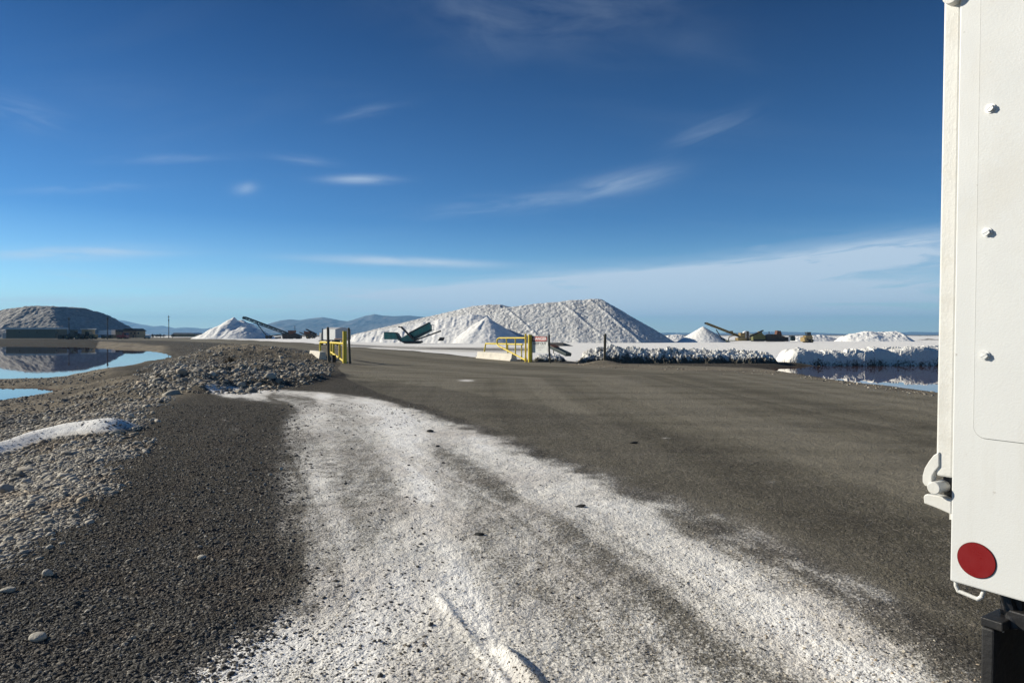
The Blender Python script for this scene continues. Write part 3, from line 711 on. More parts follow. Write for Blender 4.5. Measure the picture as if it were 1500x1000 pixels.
# ------------------------------------------------------------------ STONES
ico = bmesh.new(); bmesh.ops.create_icosphere(ico, subdivisions=1, radius=1); ICO1 = (np.array([v.co[:] for v in ico.verts]), np.array([[v.index for v in f.verts] for f in ico.faces])); ico.free()
ico = bmesh.new(); bmesh.ops.create_icosphere(ico, subdivisions=2, radius=1); ICO2 = (np.array([v.co[:] for v in ico.verts]), np.array([[v.index for v in f.verts] for f in ico.faces])); ico.free()
def scatter(name, label, pos, size, tint, ico=ICO1, flat=.6, jag=.28, smooth=True, mat_=None, kind='stuff', cat='gravel'):
    n = len(pos); tv, tf = ico; nv = len(tv)
    ang = RNG.uniform(0, 2*np.pi, n); sx = RNG.uniform(.75, 1.35, n); sy = RNG.uniform(.6, 1.0, n); sz = RNG.uniform(flat*.6, flat*1.3, n)
    v = tv[None]*np.stack([sx, sy, sz], 1)[:, None]
    v = v*(1+RNG.uniform(-jag, jag, (n, nv, 1)))
    tl = RNG.uniform(-.5, .5, n); ct, st = np.cos(tl)[:, None], np.sin(tl)[:, None]
    x, z = v[..., 0]*ct-v[..., 2]*st, v[..., 0]*st+v[..., 2]*ct; v[..., 0] = x; v[..., 2] = z
    c, s_ = np.cos(ang)[:, None], np.sin(ang)[:, None]
    x, y = v[..., 0]*c-v[..., 1]*s_, v[..., 0]*s_+v[..., 1]*c; v[..., 0] = x; v[..., 1] = y
    v = v*size[:, None, None]+pos[:, None]
    F = (tf[None]+(np.arange(n)*nv)[:, None, None]).reshape(-1, 3)
    o = np_mesh(name, v.reshape(-1, 3), F, mat_ or M_stone, smooth=smooth, attrs={'tint': np.repeat(tint, nv)})
    return tag(o, label, cat, None, kind)
def sample(n, box, dens, z=0.):
    """stones spread over a patch, thinned by the function dens(x, y, px, py)"""
    px = RNG.uniform(box[0], box[2], n); py = RNG.uniform(box[1], box[3], n)
    d = (EYE-z)*1000/(py-490); x = (px-750)/1000*d; y = d
    k = RNG.uniform(0, 1, n) < dens(x, y, px, py); x, y = x[k], y[k]
    return np.stack([x, y, H(x, y)], 1)
def logn(n, med, sg, lo, hi): return np.clip(med*np.exp(RNG.normal(0, sg, n)), lo, hi)
def lowd(x, y): return poly_sd(x, y, LOW)
# cobbles on the near slope
p = sample(60000, (-70, 585, 270, 860), lambda x, y, px, py: sstep(-.45, .35, lowd(x, y)+(fbm(x/.6, y/.6, 3, 70)-.5)*1.0)*(lowd(x, y) < 3.6)*(line_d(x, y, SRIDGE) > .5)*(.5+.9*fbm(x/.4, y/.4, 2, 71)), -.1)
sz = logn(len(p), .0165, .5, .008, .075)*np.clip(.6+p[:, 1]*.06, .8, 1.5); scatter('slope_pebbles', 'pale rounded pebbles covering the embankment slope at left', p, sz, np.clip(RNG.beta(3.0, 2.0, len(p)), .15, 1), ICO1, .55, .15)
# dark gravel of the shoulder
def dgd(x, y, px, py):
    return np.clip(1-sstep(-30, 85, poly_sd(px, py, S2P)), .03, 1)*(px < 640)*np.clip(1-sstep(0., 1.2, lowd(x, y)), .25, 1)
p = sample(150000, (-60, 592, 640, 1060), dgd)
sz = logn(len(p), .0068, .5, .0035, .024)*np.clip(.75+p[:, 1]*.05, .8, 1.6)
scatter('shoulder_gravel', 'loose dark gravel of the shoulder between slope and salt track', p, sz, np.clip(RNG.beta(.6, 6.0, len(p))+(RNG.uniform(0, 1, len(p)) > .965)*.5, .0, .95), ICO1, .6, .25, False)
# salt grit and small stones lying on the salted track
p = sample(26000, (250, 620, 1450, 1060), lambda x, y, px, py: sstep(-10, 40, poly_sd(px, py, FGS))*(.2+fbm(x/.6, y/.6, 3, 73)))
sz = logn(len(p), .0052, .4, .003, .014)*np.clip(.75+p[:, 1]*.05, .8, 1.6)
scatter('track_grit', 'fine crusted grit and small stones scattered on the salted track', p, sz, np.clip(RNG.choice([.02, .1, .95, 1.0], len(p), p=[.3, .15, .25, .3]), 0, 1), ICO1, .6, .25, False)
# rubble of the low flats
def fl(x, y, px, py):
    l = lowd(x, y); n = fbm(x/1.6, y/1.6, 3, 75)
    wet = np.maximum(poly_sd(x, y, PONDL), poly_sd(x, y, PUDL))
    return (l > 1.2)*(wet < -.12)*(line_d(x, y, SRIDGE) > .6)*np.clip((n-.36)*6, .22, 1)
p = np.vstack([sample(30000, (-80, 556, 330, 680), fl, -.76), sample(12000, (-80, 545, 330, 640), fl, -.5)])
sz = logn(len(p), .032, .5, .014, .14); scatter('flats_rubble', 'grey cobbles strewn over the low flats beside the puddle', p, sz, np.clip(RNG.beta(1.7, 3.0, len(p)), .04, 1), ICO1, .55, .2)
# rocky bank between pond and road
BANKP = [(190, 562), (225, 540), (262, 524), (256, 506), (340, 506), (450, 512), (466, 519), (474, 530), (490, 538), (484, 544), (440, 550), (385, 557), (335, 565), (292, 571), (215, 572)]
def bk(x, y, px, py):
    d = line_d(x, y, HUMP1+HUMP2); wet = poly_sd(x, y, PONDL)
    return sstep(-2, 3, poly_sd(px, py, BANKP)+(fbm(x/1.2, y/1.2, 3, 79)-.5)*6)*(wet < -.6)*(.35+.8*fbm(x/1.1, y/1.1, 3, 77))
p = np.vstack([sample(34000, (170, 500, 520, 575), bk), sample(20000, (170, 498, 520, 560), bk, .35), sample(12000, (120, 500, 330, 575), bk, -.5)])
sz = logn(len(p), .034, .62, .012, .26); scatter('bank_rubble', 'grey stone rubble covering the bank between pond and road', p, sz, np.clip(RNG.beta(2.2, 2.3, len(p)), .05, 1), ICO1, .6, .24)
# road-edge stones at right
p = sample(5000, (830, 530, 1400, 590), lambda x, y, px, py: np.exp(-(line_d(px, py, [(835, 534), (1000, 540), (1150, 546), (1240, 560), (1370, 577)])/3.5)**2))
sz = logn(len(p), .03, .45, .012, .1); scatter('roadside_pebbles', 'small stones along the road edge below the salt berm', p, sz, np.clip(RNG.beta(1.8, 2.6, len(p)), .05, 1), ICO1, .6, .2)

def rock(name, label, cat, px, py, wpx_, hpx, tint, seed, group=None, m=None, jag=.16, d0=2.0, flat=None):
    q = hit(px, py+hpx*.5, d0); d = q.y; rng = np.random.default_rng(seed)
    bm = bmesh.new(); bmesh.ops.create_icosphere(bm, subdivisions=3, radius=1)
    sx = wpx_/2000*d; sz_ = max(hpx/2000*d, .25*sx)*1.1; sy_ = sx*rng.uniform(.6, .85)
    pl = [(Vector(rng.normal(0, 1, 3)).normalized(), rng.uniform(.62, .9)) for _ in range(9)]
    for v in bm.verts:
        for n, o in pl:
            t = v.co.dot(n)
            if t > o: v.co -= n*(t-o)*.85
        k = 1+jag*.35*(math.sin(v.co.x*5+seed)*math.sin(v.co.y*6+seed*2)*math.sin(v.co.z*5))
        v.co = Vector((v.co.x*sx*k, v.co.y*sy_*k, v.co.z*sz_*k))
    me = bpy.data.meshes.new(name); bm.to_mesh(me); bm.free()
    a = me.attributes.new('tint', 'FLOAT', 'POINT'); a.data.foreach_set('value', np.full(len(me.vertices), tint, np.float32))
    for p_ in me.polygons: p_.use_smooth = True
    me.materials.append(m or M_stone); o = bpy.data.objects.new(name, me); COL.objects.link(o)
    o.location = (q.x, q.y+sy_*.3, q.z+sz_*.55); o.rotation_euler = (rng.uniform(-.1, .1), rng.uniform(-.15, .15), rng.uniform(-.4, .4))
    return tag(o, label, cat, group)
for a in (('pale rock with pointed right end on dark gravel near the lower left corner', 53, 933, 27, 15, .85, 1),
          ('rounded pale stone alone on dark gravel below the pebble slope', 69, 838, 17, 12, .8, 2),
          ('flat grey stone cut by the left photo edge on dark gravel', 10, 865, 24, 9, .75, 3),
          ('small cream stone in the middle of the dark gravel shoulder', 295, 816, 13, 7, .9, 4),
          ('round white boulder on the crest where dark gravel meets flats', 190, 609, 12, 9, .95, 5),
          ('tan stone just below the embankment crest, left of its twin', 200, 648, 15, 6, .8, 6),
          ('grey rounded stone just right of the tan crest stone', 220, 648, 12, 6, .55, 7),
          ('tall pale boulder standing on the pond bank', 365, 540, 6, 8, .9, 8),
          ('wide pale boulder lying at the foot of the pond bank', 402, 548, 8, 5, .9, 9),
          ('white angular block among the pebbles at the slope toe', 91, 696, 22, 11, .95, 10),
          ('flat slab of pale rock resting on the slope toe', 38, 688, 30, 8, .75, 11),
          ('dark brown block under the flat slab at slope toe', 27, 695, 20, 13, .30, 12),
          ('large tan boulder cut by the left photo edge', 5, 715, 26, 17, .72, 13),
          ('cream boulder between the slab and the white block', 38, 705, 16, 10, .88, 14),
          ('tan tilted rock at the end of the white salt drift', 96, 663, 18, 9, .6, 15),
          ('low grey flat stone on gravel beneath the crest stones', 213, 660, 10, 5, .7, 16),
          ('brown clod on the flats beyond the dark shoulder', 234, 587, 12, 6, .28, 17),
          ('small white stone near lower edge of the dark gravel', 173, 949, 6, 4, .95, 18),
          ('pale stone half buried at the upper slope edge near dark gravel', 77, 790, 9, 4, .85, 19),
          ('grey stone under the pale half buried one on the slope', 72, 763, 16, 8, .62, 20),
          ('faint grey stone low in the dark gravel right of centre', 195, 934, 9, 5, .55, 21),
          ('cream pebble lying where gravel turns to salt track', 411, 686, 6, 5, .95, 22)):
    rock('rock', a[0], 'rock', *a[1:6], a[6])
M_clod = mat('asphalt_clod', (.02, .02, .019), .9, 0, .3, 30, .004, 60)
for a in (('black clod on the salt near the far bend of the track', 630, 631, 10, 4, 31), ('tiny black clod just beyond the far bend clod on salt', 641, 653, 6, 3, 32),
          ('black crumb third along the salt track', 649, 678, 6, 2, 33), ('flat dark greenish clod on the salt track right of centre', 850, 741, 15, 3, 34),
          ('thin black clod out on the bare road gravel', 929, 648, 13, 3, 35), ('dark crust flake on the bright middle of the salt track', 702, 784, 16, 1.2, 36)):
    rock('clod', a[0], 'clod', *a[1:5], .0, a[5], m=M_clod, jag=.5)

# dry shrub on the bank
def shrub(px, py, hpx, label, name='dry_shrub'):
    q = hit(px, py, 15); r = hpx/1000*q.y; e = empty(name, q, label, 'shrub')
    M_tw = mat('dry_twig', (.10, .06, .032), .9, 0, .3, 20); M_lf = mat('dry_leaf', (.12, .085, .045), .9, 0, .4, 9)
    b = MB(); lf = MB()
    for k in range(90):
        a = random.uniform(0, 6.28); el = random.uniform(.15, 1.5); L = r*random.uniform(.5, 1.0)
        tip = q+Vector((math.cos(a)*math.cos(el)*L, math.sin(a)*math.cos(el)*L, math.sin(el)*L*.85))
        b.tube(q-Vector((0, 0, .05)), tip, .008, 4, .003)
        for t in range(7):
            c = q.lerp(tip, random.uniform(.4, 1))+Vector((random.uniform(-.05, .05), random.uniform(-.05, .05), random.uniform(-.04, .04)))
            n1 = Vector((random.uniform(-1, 1), random.uniform(-1, 1), random.uniform(-1, 1))).normalized()*.035; n2 = n1.orthogonal().normalized()*.02
            lf._add([c-n1, c+n2, c+n1, c-n2], [(0, 1, 2, 3)])
    b.build('stems', M_tw, e); lf.build('foliage', M_lf, e)
shrub(336, 532, 12, 'small dry brown shrub growing on the rocky pond bank')

# ------------------------------------------------------------------ RIGHT GATE, SIGN, POSTS
def gz_(p): return Vector((p[0], p[1], H1(p[0], p[1])-.05))
A = P(770, 530, 45.0); Lg = P(728, 505, 49.0)
g = empty('pipe_gate', (A.x, A.y, 0), 'yellow pipe gate swung open beside the danger sign', 'gate')
Z = lambda p, q, t, z: Vector((p.x+(q.x-p.x)*t, p.y+(q.y-p.y)*t, z))
t_ = lambda px: ((px-770)/1000*45.0 - 0)/((Lg.x-A.x)-(px-750)/1000*(Lg.y-A.y)+1e-9) if False else ((px-750)/1000*A.y-A.x)/((Lg.x-A.x)-(px-750)/1000*(Lg.y-A.y))
rt = .055
b = MB(); pts = [Z(A, Lg, 0, 1.58), Z(A, Lg, .90, 1.56), Z(A, Lg, .975, 1.50), Z(A, Lg, 1, 1.38), Z(A, Lg, 1, 1.16), Z(A, Lg, .975, 1.06), Z(A, Lg, .92, .98), Z(A, Lg, 0, .12)]
b.path(pts, rt); b.build('gate_frame', M_yellow, g, smooth=True)
for px in (742, 755):
    t = t_(px); zb = .12+(.98-.12)*t/.92
    b = MB(); b.tube(Z(A, Lg, t, 1.57), Z(A, Lg, t, zb), .045); b.build('gate_bar', M_yellow, g, smooth=True)
b = MB(); b.tube((A.x, A.y, -.1), (A.x, A.y, 1.86), .062); b.build('hinge_post', M_yellow, g, smooth=True)
for zz in (1.58, .2):
    b = MB(); b.tube((A.x, A.y, zz-.06), (A.x, A.y, zz+.06), .085); b.build('hinge', M_yellow, g, smooth=True)
B2 = P(776.2, 530, 44.6); e = empty('gate_post', (B2.x, B2.y, 0), 'thick yellow steel post just left of the danger sign', 'post')
b = MB(); b.tube((B2.x, B2.y, -.2), (B2.x, B2.y, 1.76), .128, 24); b.build('pipe', M_yellow, e, smooth=True)
b = MB(); b.tube((B2.x, B2.y, 1.76), (B2.x, B2.y, 1.80), .135, 24, .11); b.build('cap', M_yellow, e, smooth=True)
# rail on the barrier behind
RA = P(766, 504, 47.5); RB = P(711.5, 503, 53.5)
g2 = empty('guard_rail', (RB.x, RB.y, 0), 'low yellow pipe rail standing on the long concrete barrier behind the gate', 'rail')
b = MB(); b.path([Vector((RB.x-.12, RB.y, .42)), Vector((RB.x, RB.y, 1.10)), Vector((RA.x, RA.y, 1.12))], .06); b.build('rail', M_yellow, g2, smooth=True)
b = MB(); pm = RB.lerp(RA, .62); b.tube((pm.x, pm.y, .40), (pm.x, pm.y, 1.10), .045); b.build('leg', M_yellow, g2, smooth=True)
b = MB(); pe = RB.lerp(RA, .97); b.tube((pe.x, pe.y, .0), (pe.x, pe.y, 1.10), .045); b.build('leg', M_yellow, g2, smooth=True)
def barrier(p, q, h, wid, label):
    p = Vector(p); q = Vector(q); d = (q-p).normalized(); n = Vector((-d.y, d.x, 0)); e = empty('concrete_barrier', (p.x, p.y, 0), label, 'barrier')
    prof_ = [(-.5, -.12), (-.5, .12), (-.36, .3), (-.26, 1), (.26, 1), (.36, .3), (.5, .12), (.5, -.12)]
    b = MB(); b.prism([p+n*(u*wid)+Vector((0, 0, v*h)) for u, v in prof_], q-p); b.build('barrier_body', M_concrete, e, bevel=.02)
    return e
bl = G(702, 524.2); br = G(753, 528.6)
barrier((bl[0], bl[1], 0), (br[0], br[1], 0), .50, .6, 'pale long concrete barrier lying behind the right-hand yellow gate')
# danger sign
S0 = P(779.5, 500, 44.6); S1 = P(802.6, 500, 43.5)
sg = empty('danger_sign', ((S0.x+S1.x)/2, (S0.y+S1.y)/2, 0), 'faded red and white danger keep out sign on two wooden posts', 'sign')
sd_ = Vector((S1.x-S0.x, S1.y-S0.y, 0)); SW = sd_.length; sd_.normalize(); sn = Vector((sd_.y, -sd_.x, 0)); up = Vector((0, 0, 1))
zt, zb = 1.72, .62; smid = (S0+S1)/2; smid.z = 0
b = MB(); b.frame(smid+up*((zt+zb)/2), sd_, sn, up, SW, .02, zt-zb); b.build('board', M_signface, sg)
b = MB(); b.frame(smid+up*(zt-.19)+sn*.0125, sd_, sn, up, SW*.96, .006, .36); b.build('header_panel', M_signblack, sg)
oval = [smid+sn*.0165+up*(zt-.19)+sd_*(math.copysign(abs(math.cos(a))**.55, math.cos(a))*SW*.455)+up*(math.copysign(abs(math.sin(a))**.6, math.sin(a))*.15) for a in [k*2*math.pi/40 for k in range(40)]]
b = MB(); b.prism(oval, sn*.003); b.build('red_oval', M_signred, sg)
def text(s, size, c, material, parent, name='lettering', xscale=1.0):
    cu = bpy.data.curves.new('t', 'FONT'); cu.body = s; cu.size = size; cu.align_x = 'CENTER'; cu.align_y = 'CENTER'; cu.extrude = .0015; cu.offset = size*.022
    o = bpy.data.objects.new('t', cu); COL.objects.link(o); dg = bpy.context.evaluated_depsgraph_get()
    me = bpy.data.meshes.new_from_object(o.evaluated_get(dg)); bpy.data.objects.remove(o); bpy.data.curves.remove(cu)
    Mx = Matrix((sd_*xscale, up, sn)).transposed()
    for v_ in me.vertices: v_.co = (Mx @ v_.co)+c-Vector(parent.location)
    me.materials.clear(); me.materials.append(material); q = bpy.data.objects.new(name, me); COL.objects.link(q); q.parent = parent; return q
text('DANGER', .27, smid+up*(zt-.19)+sn*.022, M_signwhite, sg, xscale=1.12)
text('KEEP OUT', .235, smid+up*(zt-.50)+sn*.013, M_signblack, sg, xscale=1.12)
M_print = mat('faded_print', (.25, .25, .26), .6, 0, .4, 30)
# two weathered lines of small print, no longer readable
for zz, segs in ((zt-.68, (.2, .16, .24, .12)), (zt-.79, (.14, .22, .18)), (zt-.90, (.1, .12))):
    tot = sum(segs)+.05*(len(segs)-1); x = -tot/2
    for q in segs:
        b = MB(); b.frame(smid+sd_*(x+q/2)+up*zz+sn*.012, sd_, sn, up, q, .004, .035); b.build('worn_small_print', M_print, sg); x += q+.05
b = MB(); p0 = P(779.0, 500, 44.75); b.beam((p0.x, p0.y, -.3), (p0.x, p0.y+.02, 1.78), .09, .09); b.build('post', M_wood, sg)
b = MB(); p1 = P(804.6, 500, 43.45)
b.beam((p1.x+.10, p1.y, -.4), (p1.x, p1.y, .75), .11, .11).beam((p1.x, p1.y, .74), (p1.x-.01, p1.y, 1.80), .11, .11); b.build('post', M_wood, sg)
# teal pipe and its tarp lying behind the sign
q0 = P(808, 507.5, 48); q1 = P(833, 519.5, 46.5); e = empty('discarded_chute', (q1.x, q1.y, 0), 'dark teal steel chute lying tilted on rubble right of the sign', 'chute')
b = MB(); b.beam(q0, q1, .5, .22); b.build('trough', M_tealdark, e, bevel=.02)
b = MB(); b.beam(q0+Vector((0, 0, .14)), q0.lerp(q1, .3)+Vector((0, 0, .13)), .54, .03); b.build('end_plate', M_rust, e)
b = MB(); q2 = q0.lerp(q1, .12); b.beam((q2.x, q2.y, 0), (q2.x, q2.y, q2.z), .06, .06); b.build('prop', M_wood, e)
fp = P(886, 530, 42.2); e = empty('fence_post', (fp.x, fp.y, 0), 'lone weathered wooden post in front of the salt-crusted berm', 'post')
b = MB(); b.beam((fp.x-.02, fp.y, -.2), (fp.x+.02, fp.y, 1.80), .15, .15); b.build('timber', M_wood, e, bevel=.015)
b = MB(); b.beam((fp.x+.02, fp.y, 1.80), (fp.x+.03, fp.y, 1.86), .09, .1); b.build('split_top', M_wood, e)

# ------------------------------------------------------------------ LEFT GATE
A2 = P(505, 533, 42.0); L2 = P(469, 516, 48.5)
g = empty('pipe_gate', (A2.x, A2.y, 0), 'yellow pipe gate seen end-on at the left of the road', 'gate')
b = MB(); b.path([Z(A2, L2, 0, 1.25), Z(A2, L2, .97, 1.27), Z(A2, L2, 1, 1.2)], .075); b.build('top_rail', M_yellow, g, smooth=True)
for t in (.18, .42, .52, 1.0):
    b = MB(); b.tube(Z(A2, L2, t, 1.24), Z(A2, L2, t, .22 + .4*t), .07); b.build('gate_bar', M_yellow, g, smooth=True)
b = MB(); b.tube(Z(A2, L2, 0, .12), Z(A2, L2, .60, .72), .065); b.build('brace', M_yellow, g, smooth=True)
e = empty('gate_post', (A2.x, A2.y, 0), 'thick yellow steel post at the left side of the road', 'post')
b = MB(); b.tube((A2.x, A2.y, -.2), (A2.x, A2.y, 2.02), .13, 22); b.build('pipe', M_yellow, e, smooth=True)
b = MB(); pp = P(490, 500, 43.5); b.tube((pp.x, pp.y, 1.52), (A2.x+.3, A2.y-.1, 1.56), .03); b.build('catch_bar', M_rust, e)
for px, d, zt_, rad, lab in ((480.8, 41.2, 2.22, .085, 'dark wooden post left of the left yellow gate post'), (511.3, 41.0, 2.18, .075, 'dark wooden post right of the left yellow gate post')):
    q = P(px, 530, d); e = empty('fence_post', (q.x, q.y, 0), lab, 'post')
    b = MB(); n0 = Vector((q.x+.06, q.y, -.2)); n1 = Vector((q.x+.01, q.y, .9)); n2 = Vector((q.x-.02, q.y, zt_))
    b.tube(n0, n1, rad*1.12, 10, rad).tube(n1, n2, rad, 10, rad*.9); b.build('timber', M_wood, e, smooth=True)
    b = MB(); b.tube(n2, n2+Vector((0, 0, .04)), rad*.9, 10, rad*.4); b.build('worn_top', M_wood, e)
q = P(467.5, 529, 46.0); q_ = P(481, 531, 44.6)
barrier(((467.5-750)/1000*46.6+.3, 46.4, 0), ((467.5-750)/1000*46.6-1.6, 50.5, 0), .64, .70, 'end of a pale concrete barrier beneath the left yellow gate')
q = P(489, 531, 43.3); e = empty('drum', (q.x, q.y, H1(q.x, q.y)), 'squat black plastic drum under the left yellow gate', 'drum')
b = MB(); z0 = H1(q.x, q.y); b.tube((q.x, q.y, z0-.05), (q.x, q.y, z0+.45), .14, 18); b.build('drum_body', M_rubber, e, smooth=True)
b = MB(); b.tube((q.x, q.y, z0+.45), (q.x, q.y, z0+.48), .15, 18); b.build('lid', M_blacksteel, e)
# box trailer waiting on the road behind
def boxtruck():
    C = Vector(((491-750)/1000*112, 112, 0)); wd = Vector((-.76, .65, 0)).normalized(); ld = Vector((.65, .76, 0)).normalized()
    e = empty('box_trailer', C, 'white box trailer with arched shade-grey top on the road behind the left gate', 'trailer')
    W, L, zb, zt = 3.6, 3.05, 1.0, 2.66
    b = MB(); b.frame(C+wd*W/2+ld*.03+up*(zb+zt)/2, wd, ld, up, W, .06, zt-zb); b.build('white_end_panel', M_tankw, e)
    b = MB(); b.frame(C+wd*W/2+ld*(L/2+.06)+up*(zb+zt)/2, wd, ld, up, W, L, zt-zb); b.build('box_body', M_grey_boxshade, e)  # grey colour paints this side's shade; the lit end stays white
    prof_ = [C+wd*0+ld*(L*k/8+.06)+up*(zt+.34*math.sin(math.pi*k/8)) for k in range(9)]
    b = MB(); b.prism(prof_, wd*W); b.build('arched_cover', M_grey_boxshade, e)  # same painted shade grey as the body
    b = MB(); b.frame(C+wd*W*.5-ld*.03+up*(zb+zt)/2, wd, ld, up, .14, .05, zt-zb); b.build('centre_post', M_tankw, e)
    b = MB(); b.frame(C+wd*W/2+ld*L/2+up*(zb-.15), wd, ld, up, W*.9, L, .2); b.build('chassis', M_blacksteel, e)
    for s_, l_ in ((.12, .8), (.88, .8), (.12, 2.0), (.88, 2.0)):
        b = MB(); c = C+wd*(W*s_)+ld*l_; b.tube(c+up*.45-wd*.16, c+up*.45+wd*.16, .45, 18); b.build('wheel', M_rubber, e, smooth=True)
    b = MB(); c = C+wd*(W+.55)+ld*.2; b.frame(c+up*1.45, wd, ld, up, .5, .5, 1.3); b.build('front_locker', M_grey_boxshade, e)
    b = MB(); b.frame(C+wd*(W+.02)-ld*.02+up*1.8, wd, ld, up, .12, .12, 2.1); b.build('dark_upright', M_blacksteel, e)
    b = MB(); b.beam(C+wd*(W+.9)+up*.75, C+wd*(W-.2)+up*.85, .3, .14); b.build('drawbar', M_blacksteel, e)
    b = MB(); c = C+wd*(W+.6)+ld*.2; b.tube(c+up*.32-wd*.1, c+up*.32+wd*.1, .32, 16); b.build('jockey_wheel', M_rubber, e, smooth=True)
boxtruck()

# ------------------------------------------------------------------ MACHINES
def lattice(b, p, q, w, h, n, t):
    """open truss beam: two chords a side with zig-zag bracing"""
    p = Vector(p); q = Vector(q); d = (q-p).normalized(); side = Vector((0, 1, 0)); u2 = side.cross(d)*-1
    if u2.z < 0: u2 = -u2
    for s in (-w/2, w/2):
        for k in (0, h): b.beam(p+side*s+u2*k, q+side*s+u2*k, t, t)
        for i in range(n):
            a = p.lerp(q, i/n)+side*s; c = p.lerp(q, (i+1)/n)+side*s
            if i % 2: b.beam(a, c+u2*h, t*.6, t*.6)
            else: b.beam(a+u2*h, c, t*.6, t*.6)
    return b
# teal screener in front of the great mound
D = 165
e = empty('screening_plant', P(600, 502, D), 'teal tracked screening machine parked at the foot of the salt', 'machine')
def pr(pts, dep, name, m, D=D, par=e, y0=-1.1):
    b = MB(); b.prism([P(x, y, D)+Vector((0, y0, 0)) for x, y in pts], (0, dep, 0)); return b.build(name, m, par)
pr([(563.5, 487), (581, 487.8), (584, 497), (564, 497)], 2.4, 'hopper_wall', M_teal)
pr([(564, 486.0), (582, 486.8), (581.5, 488), (563.5, 487)], 2.6, 'hopper_rim', M_tealdark)
pr([(581, 488), (583, 488), (590, 499.5), (587, 500)], 2.7, 'hopper_rib', M_tealdark, y0=-1.3)
pr([(583, 498), (600, 488.5), (607, 492), (607, 500.5), (590, 500.8), (584, 498)], 2.2, 'chassis', M_teal)
pr([(600, 488), (629, 472.8), (632, 477), (632.5, 484.5), (606, 498.5)], 2.2, 'screen_box', M_teal)
pr([(600, 486.8), (629, 471.8), (630.5, 473.5), (601, 489)], 2.6, 'screen_box_rim', M_tealdark, y0=-1.3)
pr([(606, 494), (632, 482), (632, 484.5), (606, 498)], 2.5, 'side_rail', M_tealdark, y0=-1.25)
b = MB(); b.beam(P(587.5, 478.5, D-1.6), P(606, 497.5, D-1.6), .7, .42); b.build('side_conveyor', M_blacksteel, e)
b = MB(); b.beam(P(583.5, 478.6, D-1.6), P(589, 479.6, D-1.6), .5, .3); b.build('conveyor_head', M_blacksteel, e)
b = MB(); b.beam(P(606, 499, D-.4), P(645.5, 484.8, D-.4), 1.2, .30); b.build('tail_conveyor', M_blacksteel, e)
b = MB(); b.tube(P(645.2, 485, D-1.0), P(645.2, 485, D+.2), .2); b.build('tail_drum', M_blacksteel, e)
pr([(592, 499.5), (617, 499), (619, 501), (615, 503), (594, 503), (590, 501)], .6, 'track', M_rubber, y0=-1.3)
pr([(592, 499.5), (617, 499), (619, 501), (615, 503), (594, 503), (590, 501)], .6, 'track', M_rubber, y0=.9)
b = MB()
for x, y in ((632.5, 476), (636, 476), (636, 483)): b.ball(P(x, y, D), .06, 6)
b.path([P(632, 476, D), P(635.5, 476, D), P(635.5, 483.5, D), P(632, 483.8, D)], .07, 6); b.build('walkway_rail', M_yellow if False else M_grey_boxshade, e)
q = P(646.5, 497.5, 163); e = empty('steel_skip', (q.x, q.y, -.3), 'small dark steel skip half sunk in salt right of the teal machine', 'skip')
b = MB(); b.prism([P(641, 499, 163), P(644, 494.5, 163), P(651, 494.5, 163), P(649, 499.2, 163)], (0, 1, 0)); b.build('skip_body', M_darkmach, e)
b = MB(); b.beam(P(643.6, 494.3, 162.9), P(651.2, 494.3, 162.9), .1, .1); b.build('rim', M_blacksteel, e)

# left stacker
D = 285
e = empty('stacker_conveyor', P(395, 496, D), 'tall dark teal stacker conveyor rising over the left salt heap', 'conveyor')
b = MB(); lattice(b, P(358, 467.0, D), P(421, 490.5, D), 1.1, .95, 18, .26); b.build('boom_truss', M_tealdark, e)
b = MB(); b.beam(P(357, 464.2, D), P(421, 487.8, D), 1.0, .28); b.build('belt', M_blacksteel, e)
b = MB(); b.tube(P(357, 465.5, D-.7), P(357, 465.5, D+.7), .62, 16); b.build('head_drum', M_tealdark, e, smooth=True)
for s_ in (-1.0, 1.0):
    b = MB(); b.beam(P(376.5, 474, D+s_), P(391.5, 493.3, D+s_), .3, .3); b.build('support_leg', M_tealdark, e)
b = MB(); b.beam(P(390, 493.2, D), P(417, 488.5, D), .8, .3); b.build('lower_arm', M_tealdark, e)
for px in (391, 396):
    b = MB(); b.tube(P(px, 493.3, D-1.2), P(px, 493.3, D+1.2), .75, 14); b.build('wheel', M_rubber, e, smooth=True)
def blocky(label, name, D, parts, cat='machine', vs=1.0):
    """machine far off: each entry is (part name, outline in photo points, depth, material)"""
    if vs != 1.0:
        b0 = max(p[1] for q in parts for p in q[1]); parts = [(q[0], [(x, b0-(b0-y)*vs) for x, y in q[1]], q[2], q[3]) for q in parts]
    allp = [p for q in parts for p in q[1]]; cx = sum(p[0] for p in allp)/len(allp); by = max(p[1] for p in allp)
    e = empty(name, P(cx, by, D), label, cat)
    for nm, pts, dep, m in parts:
        b = MB(); b.prism([P(x, y, D)-Vector((0, dep/2, 0)) for x, y in pts], (0, dep, 0)); b.build(nm, m, e)
    return e
def wheels(e, D, cs, r, dep=.7, off=1.1):
    for px, py in cs:
        for s_ in (-off, off):
            b = MB(); c = P(px, py, D)+Vector((0, s_, 0)); b.tube(c-Vector((0, dep/2, 0)), c+Vector((0, dep/2, 0)), r, 16); o = b.build('wheel', M_rubber, e, smooth=True)
            b = MB(); b.tube(c-Vector((0, dep/2+.03, 0)), c+Vector((0, dep/2+.03, 0)), r*.45, 12); hub = b.build('hub', M_ochre, e); hub.parent = o
